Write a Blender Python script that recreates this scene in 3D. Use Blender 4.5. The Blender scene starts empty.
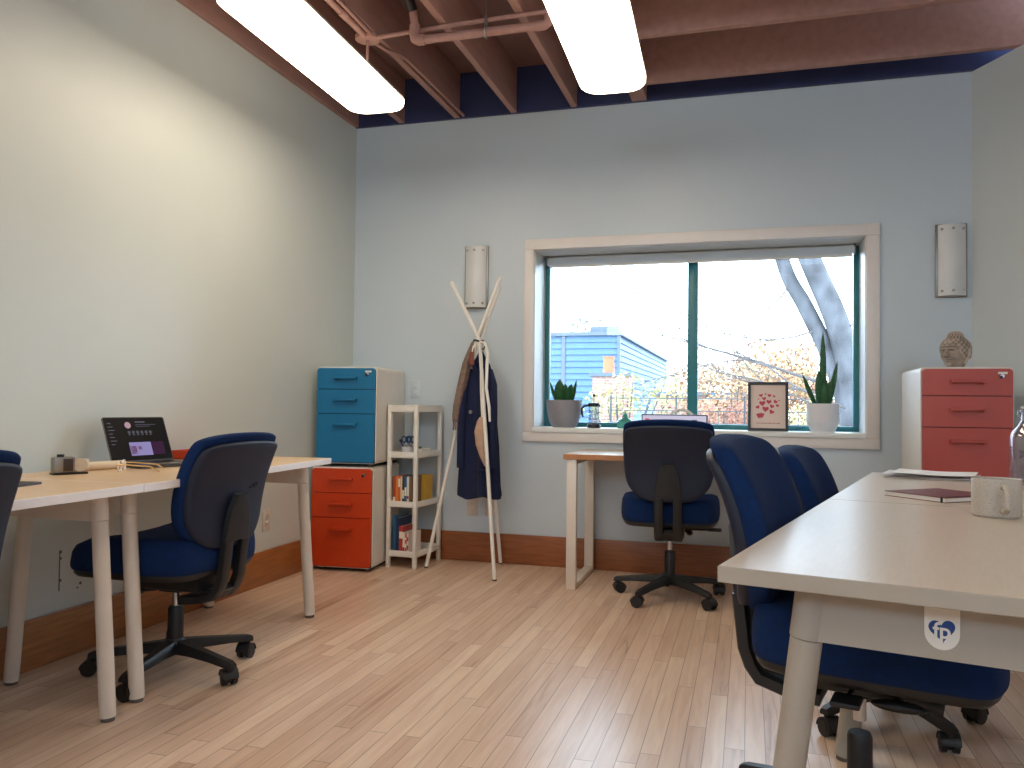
import bpy, bmesh, math, random
from mathutils import Vector, Matrix, noise
random.seed(7)
PI = math.pi
sc = bpy.context.scene
COL = sc.collection

# ------------------------------------------------------------------ helpers
def lin(c):
    c = c / 255.0
    return c / 12.92 if c <= 0.04045 else ((c + 0.055) / 1.055) ** 2.4
def rgb(r, g, b): return (lin(r), lin(g), lin(b), 1.0)

def pm(name, col, rough=0.5, metal=0.0, var=0.06, scale=12.0, bump=0.0, bscale=200.0, stretch=None, sheen=0.0, coat=0.0, spec=None):
    """procedural principled material: noise-varied colour, optional noise bump"""
    m = bpy.data.materials.new(name); m.use_nodes = True
    nt = m.node_tree; N = nt.nodes; L = nt.links
    b = N['Principled BSDF']
    b.inputs['Roughness'].default_value = rough
    b.inputs['Metallic'].default_value = metal
    if sheen: b.inputs['Sheen Weight'].default_value = sheen
    if coat: b.inputs['Coat Weight'].default_value = coat
    if spec is not None: b.inputs['Specular IOR Level'].default_value = spec
    tc = N.new('ShaderNodeTexCoord'); mp = N.new('ShaderNodeMapping')
    L.new(tc.outputs['Object'], mp.inputs['Vector'])
    if stretch: mp.inputs['Scale'].default_value = stretch
    nz = N.new('ShaderNodeTexNoise'); nz.inputs['Scale'].default_value = scale; nz.inputs['Detail'].default_value = 5
    L.new(mp.outputs['Vector'], nz.inputs['Vector'])
    r = N.new('ShaderNodeValToRGB')
    r.color_ramp.elements[0].position = 0.3; r.color_ramp.elements[1].position = 0.7
    r.color_ramp.elements[0].color = tuple(c * (1 - var) for c in col[:3]) + (1,)
    r.color_ramp.elements[1].color = tuple(min(1, c * (1 + var)) for c in col[:3]) + (1,)
    L.new(nz.outputs['Fac'], r.inputs['Fac']); L.new(r.outputs['Color'], b.inputs['Base Color'])
    if bump:
        n2 = N.new('ShaderNodeTexNoise'); n2.inputs['Scale'].default_value = bscale; n2.inputs['Detail'].default_value = 3
        L.new(mp.outputs['Vector'], n2.inputs['Vector'])
        bp = N.new('ShaderNodeBump'); bp.inputs['Strength'].default_value = bump; bp.inputs['Distance'].default_value = 0.01
        L.new(n2.outputs['Fac'], bp.inputs['Height']); L.new(bp.outputs['Normal'], b.inputs['Normal'])
    return m

def emit(name, col, strength):
    m = bpy.data.materials.new(name); m.use_nodes = True
    nt = m.node_tree; nt.nodes.clear()
    o = nt.nodes.new('ShaderNodeOutputMaterial'); e = nt.nodes.new('ShaderNodeEmission')
    e.inputs['Color'].default_value = col; e.inputs['Strength'].default_value = strength
    nt.links.new(e.outputs[0], o.inputs[0]); return m

def clear_glass(name, tint=(1, 1, 1, 1), gloss=0.06):
    m = bpy.data.materials.new(name); m.use_nodes = True
    nt = m.node_tree; nt.nodes.clear(); N = nt.nodes; L = nt.links
    o = N.new('ShaderNodeOutputMaterial'); t = N.new('ShaderNodeBsdfTransparent'); g = N.new('ShaderNodeBsdfGlossy')
    t.inputs['Color'].default_value = tint; g.inputs['Roughness'].default_value = 0.02
    fr = N.new('ShaderNodeFresnel'); fr.inputs['IOR'].default_value = 1.45
    mx = N.new('ShaderNodeMixShader')
    if gloss == 0.06:
        L.new(fr.outputs[0], mx.inputs[0])
    else: mx.inputs[0].default_value = gloss
    L.new(t.outputs[0], mx.inputs[1]); L.new(g.outputs[0], mx.inputs[2]); L.new(mx.outputs[0], o.inputs[0])
    return m

class MB:
    """collects shapes into one bmesh"""
    def __init__(s): s.bm = bmesh.new()
    def _mi(s, verts, mi):
        if mi:
            for f in {f for v in verts for f in v.link_faces}: f.material_index = mi
    def box(s, lo, hi, bev=0.0, seg=2, rot=None, mi=0):
        c = [(a + b) / 2 for a, b in zip(lo, hi)]; d = [b - a for a, b in zip(lo, hi)]
        M = Matrix.Translation(c) @ (rot.to_4x4() if rot else Matrix()) @ Matrix.Diagonal((d[0], d[1], d[2], 1))
        r = bmesh.ops.create_cube(s.bm, size=1, matrix=M); vs = r['verts']
        s._mi(vs, mi)
        if bev:
            es = {e for v in vs for e in v.link_edges}
            bmesh.ops.bevel(s.bm, geom=list(es), offset=bev, segments=seg, affect='EDGES', profile=0.5, clamp_overlap=True)
        return s
    def cyl(s, p0, p1, r0, r1=None, n=20, caps=True, mi=0):
        r1 = r0 if r1 is None else r1
        p0 = Vector(p0); p1 = Vector(p1); d = p1 - p0
        q = d.to_track_quat('Z', 'Y').to_matrix().to_4x4()
        M = Matrix.Translation((p0 + p1) / 2) @ q
        r = bmesh.ops.create_cone(s.bm, cap_ends=caps, cap_tris=False, segments=n, radius1=r0, radius2=r1, depth=d.length, matrix=M)
        s._mi(r['verts'], mi); return s
    def sph(s, c, r, n=16, sc_=(1, 1, 1), rot=None, mi=0):
        M = Matrix.Translation(c) @ (rot.to_4x4() if rot else Matrix()) @ Matrix.Diagonal((*sc_, 1))
        q = bmesh.ops.create_uvsphere(s.bm, u_segments=n, v_segments=max(6, n // 2), radius=r, matrix=M)
        s._mi(q['verts'], mi); return s
    def loft(s, rings, cap0=True, cap1=True, closed=True, mi=0):
        R = [[s.bm.verts.new(p) for p in ring] for ring in rings]; n = len(R[0]); fs = []
        for a, b in zip(R, R[1:]):
            for i in range(n if closed else n - 1):
                j = (i + 1) % n
                fs.append(s.bm.faces.new((a[i], a[j], b[j], b[i])))
        if closed and cap0: fs.append(s.bm.faces.new(R[0][::-1]))
        if closed and cap1: fs.append(s.bm.faces.new(R[-1]))
        for f in fs: f.material_index = mi
        return s
    def lathe(s, prof, c=(0, 0, 0), n=28, mi=0):
        c = Vector(c); rings = []
        for r, z in prof:
            rings.append([c + Vector((r * math.cos(2 * PI * i / n), r * math.sin(2 * PI * i / n), z)) for i in range(n)])
        return s.loft(rings, prof[0][0] > 1e-4, prof[-1][0] > 1e-4, mi=mi)
    def tube(s, pts, r, n=10, closed=False, mi=0):
        P = [Vector(p) for p in pts]; rs = r if isinstance(r, (list, tuple)) else [r] * len(P)
        rings = []; up = None
        for i, p in enumerate(P):
            t = (P[min(i + 1, len(P) - 1)] - P[max(i - 1, 0)]).normalized()
            if up is None:
                up = Vector((0, 0, 1)) if abs(t.z) < 0.9 else Vector((1, 0, 0))
            a = t.cross(up).normalized(); up = a.cross(t).normalized()
            rings.append([p + rs[i] * (math.cos(2 * PI * k / n) * a + math.sin(2 * PI * k / n) * up) for k in range(n)])
        return s.loft(rings, mi=mi)
    def prism(s, outline, f, th, mi=0):
        """outline: 2D pts; f maps (u,v,w) to 3D; extruded from w=0 to w=th"""
        return s.loft([[f(u, v, 0) for u, v in outline], [f(u, v, th) for u, v in outline]], mi=mi)
    def sweep(s, pts, w, th, nrm=None, mi=0):
        """rectangular bar along points in the XZ plane, w along Y"""
        P = [Vector(p) for p in pts]; rings = []
        for i, p in enumerate(P):
            t = (P[min(i + 1, len(P) - 1)] - P[max(i - 1, 0)]).normalized()
            n_ = t.cross(Vector((0, 1, 0))).normalized()
            ww = w[i] if isinstance(w, (list, tuple)) else w
            y = Vector((0, ww / 2, 0)); q = n_ * th / 2; c = 0.25
            rings.append([p + y * (1 - c) + q, p + y + q * (1 - c), p + y - q * (1 - c), p + y * (1 - c) - q,
                          p - y * (1 - c) - q, p - y - q * (1 - c), p - y + q * (1 - c), p - y * (1 - c) + q])
        return s.loft(rings, mi=mi)
    def quad(s, pts, mi=0):
        f = s.bm.faces.new([s.bm.verts.new(p) for p in pts]); f.material_index = mi; return s
    def build(s, name, mats, parent=None, ang=35, smooth=True):
        bmesh.ops.recalc_face_normals(s.bm, faces=s.bm.faces)
        me = bpy.data.meshes.new(name); s.bm.to_mesh(me); s.bm.free()
        for m in (mats if isinstance(mats, (list, tuple)) else [mats]): me.materials.append(m)
        if smooth:
            me.shade_smooth(); me.set_sharp_from_angle(angle=math.radians(ang))
        o = bpy.data.objects.new(name, me); COL.objects.link(o)
        if parent: o.parent = parent
        return o

def chaikin(pts, it=2):
    for _ in range(it):
        q = []
        for i in range(len(pts)):
            a = pts[i]; b = pts[(i + 1) % len(pts)]
            q.append(tuple(.75 * x + .25 * y for x, y in zip(a, b))); q.append(tuple(.25 * x + .75 * y for x, y in zip(a, b)))
        pts = q
    return pts
def rrect(w, h, r, n=6):
    """rounded rectangle outline centred at the origin"""
    o = []
    for cx, cy, a0 in ((w/2-r, h/2-r, 0), (-w/2+r, h/2-r, PI/2), (-w/2+r, -h/2+r, PI), (w/2-r, -h/2+r, 1.5*PI)):
        for i in range(n + 1):
            a = a0 + PI/2 * i / n; o.append((cx + r*math.cos(a), cy + r*math.sin(a)))
    return o
def thing(name, label, cat, loc=(0, 0, 0), rz=0, group=None):
    o = bpy.data.objects.new(name, None); COL.objects.link(o)
    o.empty_display_size = 0.05
    o.location = loc; o.rotation_euler = (0, 0, math.radians(rz)); return tag(o, label, cat, group)
def tag(o, label, cat, group=None, kind=None):
    o['label'] = label; o['category'] = cat
    if group: o['group'] = group
    if kind: o['kind'] = kind
    return o
def struct(o, label=None):
    o['kind'] = 'structure'
    if label: o['label'] = label
    return o
def copy_tree(o, parent=None):
    c = o.copy(); COL.objects.link(c)
    if parent: c.parent = parent
    for ch in list(o.children): copy_tree(ch, c)
    return c
def text_mesh(name, s, size, mat, parent, M, ext=0.0006, bold=0.0):
    cu = bpy.data.curves.new('t', 'FONT'); cu.body = s; cu.size = size; cu.extrude = ext; cu.offset = bold
    cu.align_x = 'CENTER'; cu.align_y = 'CENTER'
    t = bpy.data.objects.new('t', cu); COL.objects.link(t)
    bpy.context.view_layer.update()
    me = bpy.data.meshes.new_from_object(t.evaluated_get(bpy.context.evaluated_depsgraph_get()))
    bpy.data.objects.remove(t); me.transform(M); me.materials.clear(); me.materials.append(mat)
    o = bpy.data.objects.new(name, me); COL.objects.link(o); o.parent = parent; return o

# ------------------------------------------------------------------ materials
M = {}
M['wall'] = pm('wall_paint', rgb(196, 208, 217), 0.42, var=0.015, scale=3, bump=0.03, bscale=90)  # shared wall paint, cool daylight tint put into the colour
M['wall_warm_lit'] = pm('wall_paint_warm_lit', rgb(202, 209, 206), 0.42, var=0.015, scale=3, bump=0.03, bscale=90)  # same paint, warm lamplight tint put into the left wall's colour
M['wall_bright_lit'] = pm('wall_paint_bright_lit', rgb(207, 215, 217), 0.42, var=0.015, scale=3, bump=0.03, bscale=90)  # same paint, lightened in the colour as a better lit wall
M['casing'] = pm('casing_paint', rgb(224, 220, 218), 0.4, var=0.02)
M['jamb'] = pm('jamb_paint', rgb(228, 232, 232), 0.4, var=0.02)
M['teal'] = pm('teal_window_paint', rgb(52, 128, 138), 0.35, var=0.05)
M['joist'] = pm('brown_ceiling_paint', rgb(164, 126, 118), 0.6, var=0.10, scale=6, bump=0.08, bscale=60, stretch=(4, 0.6, 4))
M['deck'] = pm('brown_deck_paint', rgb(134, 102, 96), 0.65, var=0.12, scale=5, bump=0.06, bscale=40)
M['rim'] = pm('navy_rim_paint', rgb(42, 52, 96), 0.6, var=0.12, scale=5)
M['base'] = pm('baseboard_wood', rgb(160, 104, 58), 0.38, var=0.22, scale=5, stretch=(1.2, 1.2, 14), bump=0.02)
M['white'] = pm('white_plastic', rgb(226, 224, 218), 0.4, var=0.02)
M['whitemetal'] = pm('white_powder_coat', rgb(221, 213, 204), 0.35, var=0.02)
M['cabwhite'] = pm('white_cabinet_steel', rgb(224, 221, 214), 0.35, var=0.02)
M['foot'] = pm('grey_rubber', rgb(95, 88, 84), 0.7)
M['blackplastic'] = pm('black_plastic', rgb(26, 27, 31), 0.45, var=0.08, bump=0.05, bscale=400)
M['shell'] = pm('charcoal_shell_plastic', rgb(15, 27, 50), 0.55, var=0.06, bump=0.06, bscale=300)
M['chrome'] = pm('chrome', rgb(190, 192, 195), 0.18, 1.0, var=0.02)
M['steel'] = pm('brushed_steel', rgb(150, 146, 142), 0.38, 0.9, var=0.05)
M['navyfab'] = pm('navy_fabric', rgb(5, 38, 84), 0.9, var=0.15, scale=60, bump=0.2, bscale=700, spec=0.25)
M['red'] = pm('brick_red_steel', rgb(180, 78, 70), 0.42, var=0.04)
M['orange'] = pm('orange_steel', rgb(194, 58, 8), 0.45, var=0.04)
M['blue'] = pm('teal_blue_steel', rgb(0, 108, 154), 0.5, var=0.04)
M['dark'] = pm('dark_gap', rgb(24, 26, 36), 0.7)
M['black'] = pm('black', rgb(14, 14, 18), 0.35)
M['paper'] = pm('paper', rgb(232, 230, 226), 0.7, var=0.03)
M['screenblack'] = pm('screen_black', rgb(8, 8, 14), 0.4, spec=0.12)

def wood_top(name, c1, c2, rough=0.32):
    m = pm(name, rgb(*c1), rough, var=0.0)
    nt = m.node_tree; nt.nodes['Principled BSDF'].inputs['Specular IOR Level'].default_value = 0.3; r = [n for n in nt.nodes if n.type == 'VALTORGB'][0]; mp = [n for n in nt.nodes if n.type == 'MAPPING'][0]
    r.color_ramp.elements[0].color = rgb(*c1); r.color_ramp.elements[1].color = rgb(*c2)
    mp.inputs['Scale'].default_value = (14, 1.4, 14)
    return m
M['desktop'] = wood_top('maple_laminate', (214, 182, 144), (226, 197, 160))
M['tabletop'] = wood_top('pale_maple_laminate', (196, 184, 169), (202, 190, 176), 0.31)
M['woodedge'] = wood_top('plywood_edge', (176, 124, 88), (192, 140, 102))

# hardwood strip floor: boards run along Y
def floor_mat():
    m = bpy.data.materials.new('maple_strip_floor'); m.use_nodes = True
    nt = m.node_tree; N = nt.nodes; L = nt.links; b = N['Principled BSDF']
    def math_(op, a, b_=None, clamp=False):
        n = N.new('ShaderNodeMath'); n.operation = op; n.use_clamp = clamp
        for i, v in enumerate((a, b_)):
            if v is None: continue
            if isinstance(v, (int, float)): n.inputs[i].default_value = v
            else: L.new(v, n.inputs[i])
        return n.outputs[0]
    tc = N.new('ShaderNodeTexCoord'); sp = N.new('ShaderNodeSeparateXYZ'); L.new(tc.outputs['Object'], sp.inputs[0])
    W, LEN = 0.058, 0.95
    u = math_('DIVIDE', sp.outputs['X'], W); iu = math_('FLOOR', u); fu = math_('FRACT', u)
    wn = N.new('ShaderNodeTexWhiteNoise'); wn.noise_dimensions = '1D'; L.new(iu, wn.inputs['W'])
    v0 = math_('DIVIDE', sp.outputs['Y'], LEN)
    v = math_('ADD', v0, math_('MULTIPLY', wn.outputs['Value'], 7.3)); iv = math_('FLOOR', v); fv = math_('FRACT', v)
    cb = N.new('ShaderNodeCombineXYZ'); L.new(iu, cb.inputs[0]); L.new(iv, cb.inputs[1])
    w2 = N.new('ShaderNodeTexWhiteNoise'); w2.noise_dimensions = '2D'; L.new(cb.outputs[0], w2.inputs['Vector'])
    # grain
    mp = N.new('ShaderNodeMapping'); mp.inputs['Scale'].default_value = (30, 2.0, 1)
    off = N.new('ShaderNodeVectorMath'); off.operation = 'ADD'
    sc2 = N.new('ShaderNodeVectorMath'); sc2.operation = 'SCALE'; sc2.inputs['Scale'].default_value = 9.0
    L.new(w2.outputs['Color'], sc2.inputs[0]); L.new(tc.outputs['Object'], off.inputs[0]); L.new(sc2.outputs[0], off.inputs[1])
    L.new(off.outputs[0], mp.inputs['Vector'])
    nz = N.new('ShaderNodeTexNoise'); nz.inputs['Scale'].default_value = 1.6; nz.inputs['Detail'].default_value = 6; nz.inputs['Distortion'].default_value = 0.7
    L.new(mp.outputs[0], nz.inputs['Vector'])
    ramp = N.new('ShaderNodeValToRGB'); E = ramp.color_ramp.elements
    E[0].position = 0.0; E[0].color = rgb(150, 110, 86); E[1].position = 1.0; E[1].color = rgb(232, 209, 184)
    e = E.new(0.28); e.color = rgb(202, 169, 144); e = E.new(0.65); e.color = rgb(218, 189, 166)
    mixv = math_('ADD', math_('MULTIPLY', w2.outputs['Value'], 0.50), math_('MULTIPLY', nz.outputs['Fac'], 0.95))
    L.new(math_('SUBTRACT', mixv, 0.19, True), ramp.inputs['Fac'])
    # gaps
    gu = math_('MINIMUM', fu, math_('SUBTRACT', 1.0, fu)); gv = math_('MINIMUM', fv, math_('SUBTRACT', 1.0, fv))
    gap = math_('MAXIMUM', math_('LESS_THAN', gu, 0.022), math_('LESS_THAN', gv, 0.0016))
    mx = N.new('ShaderNodeMix'); mx.data_type = 'RGBA'
    L.new(math_('MULTIPLY', gap, 0.62), mx.inputs[0]); L.new(ramp.outputs[0], mx.inputs[6]); mx.inputs[7].default_value = rgb(92, 60, 38)
    L.new(mx.outputs[2], b.inputs['Base Color'])
    bp = N.new('ShaderNodeBump'); bp.inputs['Strength'].default_value = 0.25; bp.inputs['Distance'].default_value = 0.002
    L.new(math_('SUBTRACT', math_('MULTIPLY', nz.outputs['Fac'], 0.12), gap), bp.inputs['Height']); L.new(bp.outputs[0], b.inputs['Normal'])
    b.inputs['Roughness'].default_value = 0.3
    return m
M['floor'] = floor_mat()

# ------------------------------------------------------------------ camera (solved from the room's vanishing lines)
f_px, yaw, pitch, roll = 812.4, math.radians(16.28), math.radians(1.47), math.radians(0.64)
F = Vector((-math.sin(yaw)*math.cos(pitch), math.cos(yaw)*math.cos(pitch), math.sin(pitch)))
Rr = F.cross(Vector((0, 0, 1))).normalized(); U = Rr.cross(F)
R2 = math.cos(roll)*Rr + math.sin(roll)*U; U2 = -math.sin(roll)*Rr + math.cos(roll)*U
cam = bpy.data.cameras.new('camera'); co = bpy.data.objects.new('camera', cam); COL.objects.link(co)
cam.sensor_width = 36; cam.sensor_fit = 'HORIZONTAL'; cam.lens = f_px/1024*36; cam.clip_start = 0.05; cam.clip_end = 300
Mc = Matrix((R2, U2, -F)).transposed().to_4x4(); Mc.translation = Vector((2.561, -4.947, 1.0))
co.matrix_world = Mc; sc.camera = co

# ------------------------------------------------------------------ room shell
H = 2.858; REAR = -7.4; DECK = 3.15
def flat(name, pts, mat, th=None):
    return struct(MB().quad(pts).build(name, mat, smooth=False))
rw = Vector((0.47, -0.883, 0)).normalized(); RB = Vector((3.728, 0, 0)); RE = RB + rw*3.6      # oblique right wall
b = MB(); b.box((-0.2, REAR-0.2, -0.1), (7, 0.35, 0)); struct(b.build('floor', M['floor'], smooth=False))
b = MB(); b.box((-0.15, REAR, 0), (0, 0.35, DECK)); wl = struct(b.build('wall_left', M['wall_warm_lit'], smooth=False))
WX0, WX1, WZ0, WZ1 = 1.257, 3.192, 0.862, 1.978
b = MB()
b.box((0, 0, 0), (WX0, 0.35, H)); b.box((WX1, 0, 0), (4.2, 0.35, H)); b.box((WX0, 0, 0), (WX1, 0.35, WZ0-0.03)); b.box((WX0, 0, WZ1), (WX1, 0.35, H))
struct(b.build('wall_back', M['wall'], smooth=False))
nrm = Vector((rw.y, -rw.x, 0)) * -1   # outward
if nrm.x < 0: nrm = -nrm
def wallseg(name, A, B, z0, z1, th, mat):
    d = (B-A).normalized(); n = Vector((-d.y, d.x, 0))
    if n.dot(nrm) < 0: n = -n
    o = [A, B, B+n*th, A+n*th]
    return struct(MB().loft([[Vector((p.x, p.y, z0)) for p in o], [Vector((p.x, p.y, z1)) for p in o]]).build(name, mat, smooth=False))
wallseg('wall_right', RB, RE, 0, H, 0.15, M['wall_bright_lit'])
b = MB(); b.box((RE.x, REAR, 0), (RE.x+0.15, RE.y, H)); struct(b.build('wall_far_right', M['wall'], smooth=False))
b = MB()   # rear wall; high openings added to let fill daylight in
for x0, x1, z0, z1 in ((-0.15, 0.3, 0, DECK), (2.7, 4.3, 0, DECK), (5.35, 7, 0, DECK), (0.3, 2.7, 0, 2.1), (0.3, 2.7, 2.85, DECK), (4.3, 5.35, 0, 1.7), (4.3, 5.35, 2.85, DECK)): b.box((x0, REAR-0.15, z0), (x1, REAR, z1))
struct(b.build('wall_rear', M['wall'], smooth=False))
for wn_, x0, x1, z0 in (('added_window_2', 0.3, 2.7, 2.1), ('added_window_3', 4.3, 5.35, 1.7)):  # unseen windows added to bring daylight in from behind
    w2 = bpy.data.objects.new(wn_, None); COL.objects.link(w2); struct(w2)
    b = MB(); b.box((x0, REAR-0.1, z0), (x1, REAR-0.04, z0+0.04)); b.box((x0, REAR-0.1, 2.81), (x1, REAR-0.04, 2.85))
    for x in (x0, (x0+x1)/2-0.025, x1-0.05): b.box((x, REAR-0.1, z0+0.04), (x+0.05, REAR-0.04, 2.81))
    b.build('sash_frame', M['teal'], w2)
b = MB(); b.box((-0.15, REAR-0.1, DECK), (7, 0.5, DECK+0.08)); struct(b.build('ceiling', M['deck'], smooth=False))
# baseboards
b = MB(); b.box((0, REAR, 0), (0.018, 0, 0.185), 0.003); struct(b.build('baseboard_left', M['base']))
b = MB(); b.box((0.018, -0.018, 0), (3.73, 0, 0.185), 0.003)
o = b.build('baseboard_back', M['base']); struct(o)
# second material: same wood in a darker brown for back and right boards
M['base2'] = pm('baseboard_wood_back', rgb(146, 88, 54), 0.38, var=0.22, scale=5, stretch=(1.2, 1.2, 14), bump=0.02)
o.data.materials[0] = M['base2']
wallseg('baseboard_right', RB + rw*0.02 - nrm*0.018, RE - nrm*0.018, 0, 0.185, 0.018, M['base2'])
# ceiling framing
def joist(lo, hi, name='ceiling_beam', mat='joist'):
    b = MB(); b.box(lo, hi, 0.003, 1); o = b.build(name, M[mat]); struct(o); return o
for x in (0.345, 0.733, 1.117, 1.508): joist((x-0.020, REAR, H), (x+0.020, -0.03, DECK))
joist((1.868, REAR, H), (1.958, -0.03, DECK))                      # doubled trimmer
joist((0.0, REAR, H), (0.03, -0.03, DECK))
for y in (-0.307, -0.905, -1.5, -2.1, -2.7, -3.3, -3.9, -4.5, -5.1, -5.7, -6.3): joist((1.958, y-0.0, H), (3.728 - y*0.5 + 0.1, y+0.045, DECK))
joist((0.0, -0.03, H), (4.2, 0.0, DECK), 'ceiling_beam', 'rim')
# wall top trim line
b = MB(); b.box((0, -0.006, H-0.006), (3.728, 0.0, H)); struct(b.build('trim_1', M['wall'], smooth=False))

# ------------------------------------------------------------------ window
w = bpy.data.objects.new('window_1', None); COL.objects.link(w); struct(w)
CX0, CX1, CZ0, CZ1 = 1.195, 3.261, 0.773, 2.046
def framebars(name, x0, x1, z0, z1, ix0, ix1, iz0, iz1, y0, y1, mat, par, bev=0.003):
    b = MB()
    b.box((x0, y0, iz1), (x1, y1, z1), bev); b.box((x0, y0, z0), (x1, y1, iz0), bev)
    b.box((x0, y0, iz0), (ix0, y1, iz1), bev); b.box((ix1, y0, iz0), (x1, y1, iz1), bev)
    return b.build(name, mat, par)
framebars('casing', CX0, CX1, CZ0, CZ1, WX0, WX1, WZ0-0.03, WZ1, -0.02, 0.0, M['casing'], w)
b = MB()
b.box((WX0-0.001, 0, WZ0), (WX0+0.004, 0.35, WZ1)); b.box((WX1-0.004, 0, WZ0), (WX1+0.001, 0.35, WZ1)); b.box((WX0, 0, WZ1-0.004), (WX1, 0.35, WZ1+0.001))
b.build('jamb', M['jamb'], w, smooth=False)
b = MB(); b.box((WX0-0.0, -0.03, WZ0-0.03), (WX1+0.0, 0.35, WZ0), 0.004); b.build('sill', M['jamb'], w)
framebars('sash_frame', WX0+0.004, WX1-0.004, WZ0, WZ1-0.004, WX0+0.034, WX1-0.034, WZ0+0.03, WZ1-0.04, 0.27, 0.32, M['teal'], w)
b = MB(); b.box((2.187, 0.268, WZ0+0.03), (2.25, 0.322, WZ1-0.04), 0.003); b.build('mullion', M['teal'], w)
M['glass'] = clear_glass('window_glass')
for x0, x1 in ((WX0+0.034, 2.187), (2.25, WX1-0.034)):
    b = MB(); b.box((x0, 0.293, WZ0+0.03), (x1, 0.297, WZ1-0.04)); b.build('glass_pane', M['glass'], w, smooth=False)
# roller blind
M['blind'] = pm('blind_cloth', rgb(226, 230, 234), 0.7, var=0.01)
ntB = M['blind'].node_tree; oB = ntB.nodes['Material Output']; tB = ntB.nodes.new('ShaderNodeBsdfTranslucent'); tB.inputs['Color'].default_value = rgb(214, 224, 232); mB = ntB.nodes.new('ShaderNodeMixShader'); mB.inputs[0].default_value = 0.35
ntB.links.new(ntB.nodes['Principled BSDF'].outputs[0], mB.inputs[1]); ntB.links.new(tB.outputs[0], mB.inputs[2]); ntB.links.new(mB.outputs[0], oB.inputs[0])
t = thing('roller_blind', 'white roller blind rolled up under the head of the window', 'blind', (0, 0, 0))
b = MB(); b.tube([(WX0+0.04, 0.215, 1.945), (WX1-0.04, 0.215, 1.945)], 0.026, 16); b.build('roll', M['casing'], t)
b = MB(); b.box((WX0+0.05, 0.186, 1.900), (WX1-0.05, 0.190, 1.956)); b.build('fabric', M['blind'], t, smooth=False)
b = MB(); b.box((WX0+0.05, 0.180, 1.895), (WX1-0.05, 0.196, 1.910), 0.003); b.build('bottom_bar', M['white'], t)
for x in (WX0+0.030, WX1-0.040):
    b = MB(); b.box((x, 0.185, 1.915), (x+0.01, 0.245, 1.975), 0.003); b.build('bracket', M['steel'], t)

# ------------------------------------------------------------------ pendant lights
M['diffuser'] = emit('lamp_diffuser', (1.0, 0.84, 0.64, 1), 4.75)
M['uplight'] = emit('lamp_uplight', (1.0, 0.80, 0.58, 1), 1.2)
def pendant(label, x, y0, y1, group):
    t = thing('pendant_light', label, 'light', (x-0.018, (y0+y1)/2, 2.53), 2.0, group)
    Lh = (y1-y0); W = 0.315
    def ring(k, z, r): return [Vector((u, v, z)) for u, v in rrect(W*k if False else W-2*k, Lh-2*k, r-k, 8)]
    b = MB(); b.loft([ring(0.012, 0.0, 0.10), ring(0.003, 0.008, 0.10), ring(0.0, 0.016, 0.10), ring(0.0, 0.042, 0.10)]); b.build('diffuser', M['diffuser'], t)
    b = MB(); b.loft([ring(-0.003, 0.034, 0.10), ring(-0.003, 0.044, 0.10), ring(0.03, 0.055, 0.10), ring(0.05, 0.075, 0.09)]); b.build('housing', M['whitemetal'], t)
    b = MB(); b.box((-0.07, -Lh/2+0.12, 0.0745), (0.07, Lh/2-0.12, 0.078)); b.build('uplight_lens', M['uplight'], t, smooth=False)
    for s in (-1, 1):
        b = MB(); b.cyl((0, s*(Lh/2-0.19), 0.073), (0, s*(Lh/2-0.19), H-2.53-0.012), 0.008, n=12)
        b.build('stem', M['joist'], t)
        b = MB(); b.cyl((0, s*(Lh/2-0.19), H-2.53-0.022), (0, s*(Lh/2-0.19), H-2.53), 0.055, n=28); b.build('canopy', M['joist'], t)
    return t
g = 'pendant lights under the joists'
p1 = pendant('rounded glowing pendant light hanging nearer the left wall', 0.733, -2.36, -1.06, g)
p2 = pendant('rounded glowing pendant light hanging over the middle of the room', 1.965, -2.33, -1.02, g)
for src in (p1, p2):                     # unseen copies added behind the viewer for more even light
    c = copy_tree(src); c.location.y -= 3.5
    c['label'] = 'added unseen pendant light behind the viewer, ' + ('by the left wall' if src is p1 else 'over the middle')

c = copy_tree(p2); c.location = (4.05, -4.45, 2.53); c['label'] = 'added unseen pendant light behind the viewer, on the pale table side'  # extra unseen lamp added to brighten the right and back walls
# ------------------------------------------------------------------ sprinkler pipes and conduit
t = thing('sprinkler_pipe', 'brown painted sprinkler pipe with elbows running below the joists', 'pipe', (0, 0, 0))
A = Vector((0.985, -1.315, 2.775)); B_ = Vector((1.62, -1.28, 2.79))
b = MB(); b.cyl(A + Vector((0.05, 0.002, 0)), B_, 0.021, n=16); b.build('pipe', M['joist'], t)
b = MB(); b.tube([A + Vector((0.055, 0.002, 0)), A + Vector((0.02, 0, 0)), A + Vector((0.005, 0, 0.008)), A + Vector((0, 0, 0.03)), A + Vector((0, 0, 0.075))], 0.027, 14); b.build('elbow', M['joist'], t)
b = MB(); b.cyl(A + Vector((0, 0, 0.07)), A + Vector((-0.004, -0.02, 0.15)), 0.020, n=14); b.build('riser', M['joist'], t)
b = MB(); b.cyl(A + Vector((-0.004, -0.02, 0.14)), A + Vector((-0.02, -0.09, 0.23)), 0.026, n=14); b.cyl(A + Vector((-0.02, -0.09, 0.23)), A + Vector((-0.10, -0.26, 0.36)), 0.022, n=14); b.build('coupling', M['blackplastic'], t)
b = MB(); b.cyl(A + Vector((-0.012, -0.055, 0.185)), A + Vector((-0.016, -0.072, 0.207)), 0.029, n=14); b.build('clamp', M['chrome'], t)
b = MB(); b.tube([B_ + Vector((-0.03, 0, 0)), B_ + Vector((0.01, 0, 0)), B_ + Vector((0.028, 0, 0.012)), B_ + Vector((0.032, 0, 0.05))], 0.024, 14); b.build('elbow', M['joist'], t)
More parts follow.
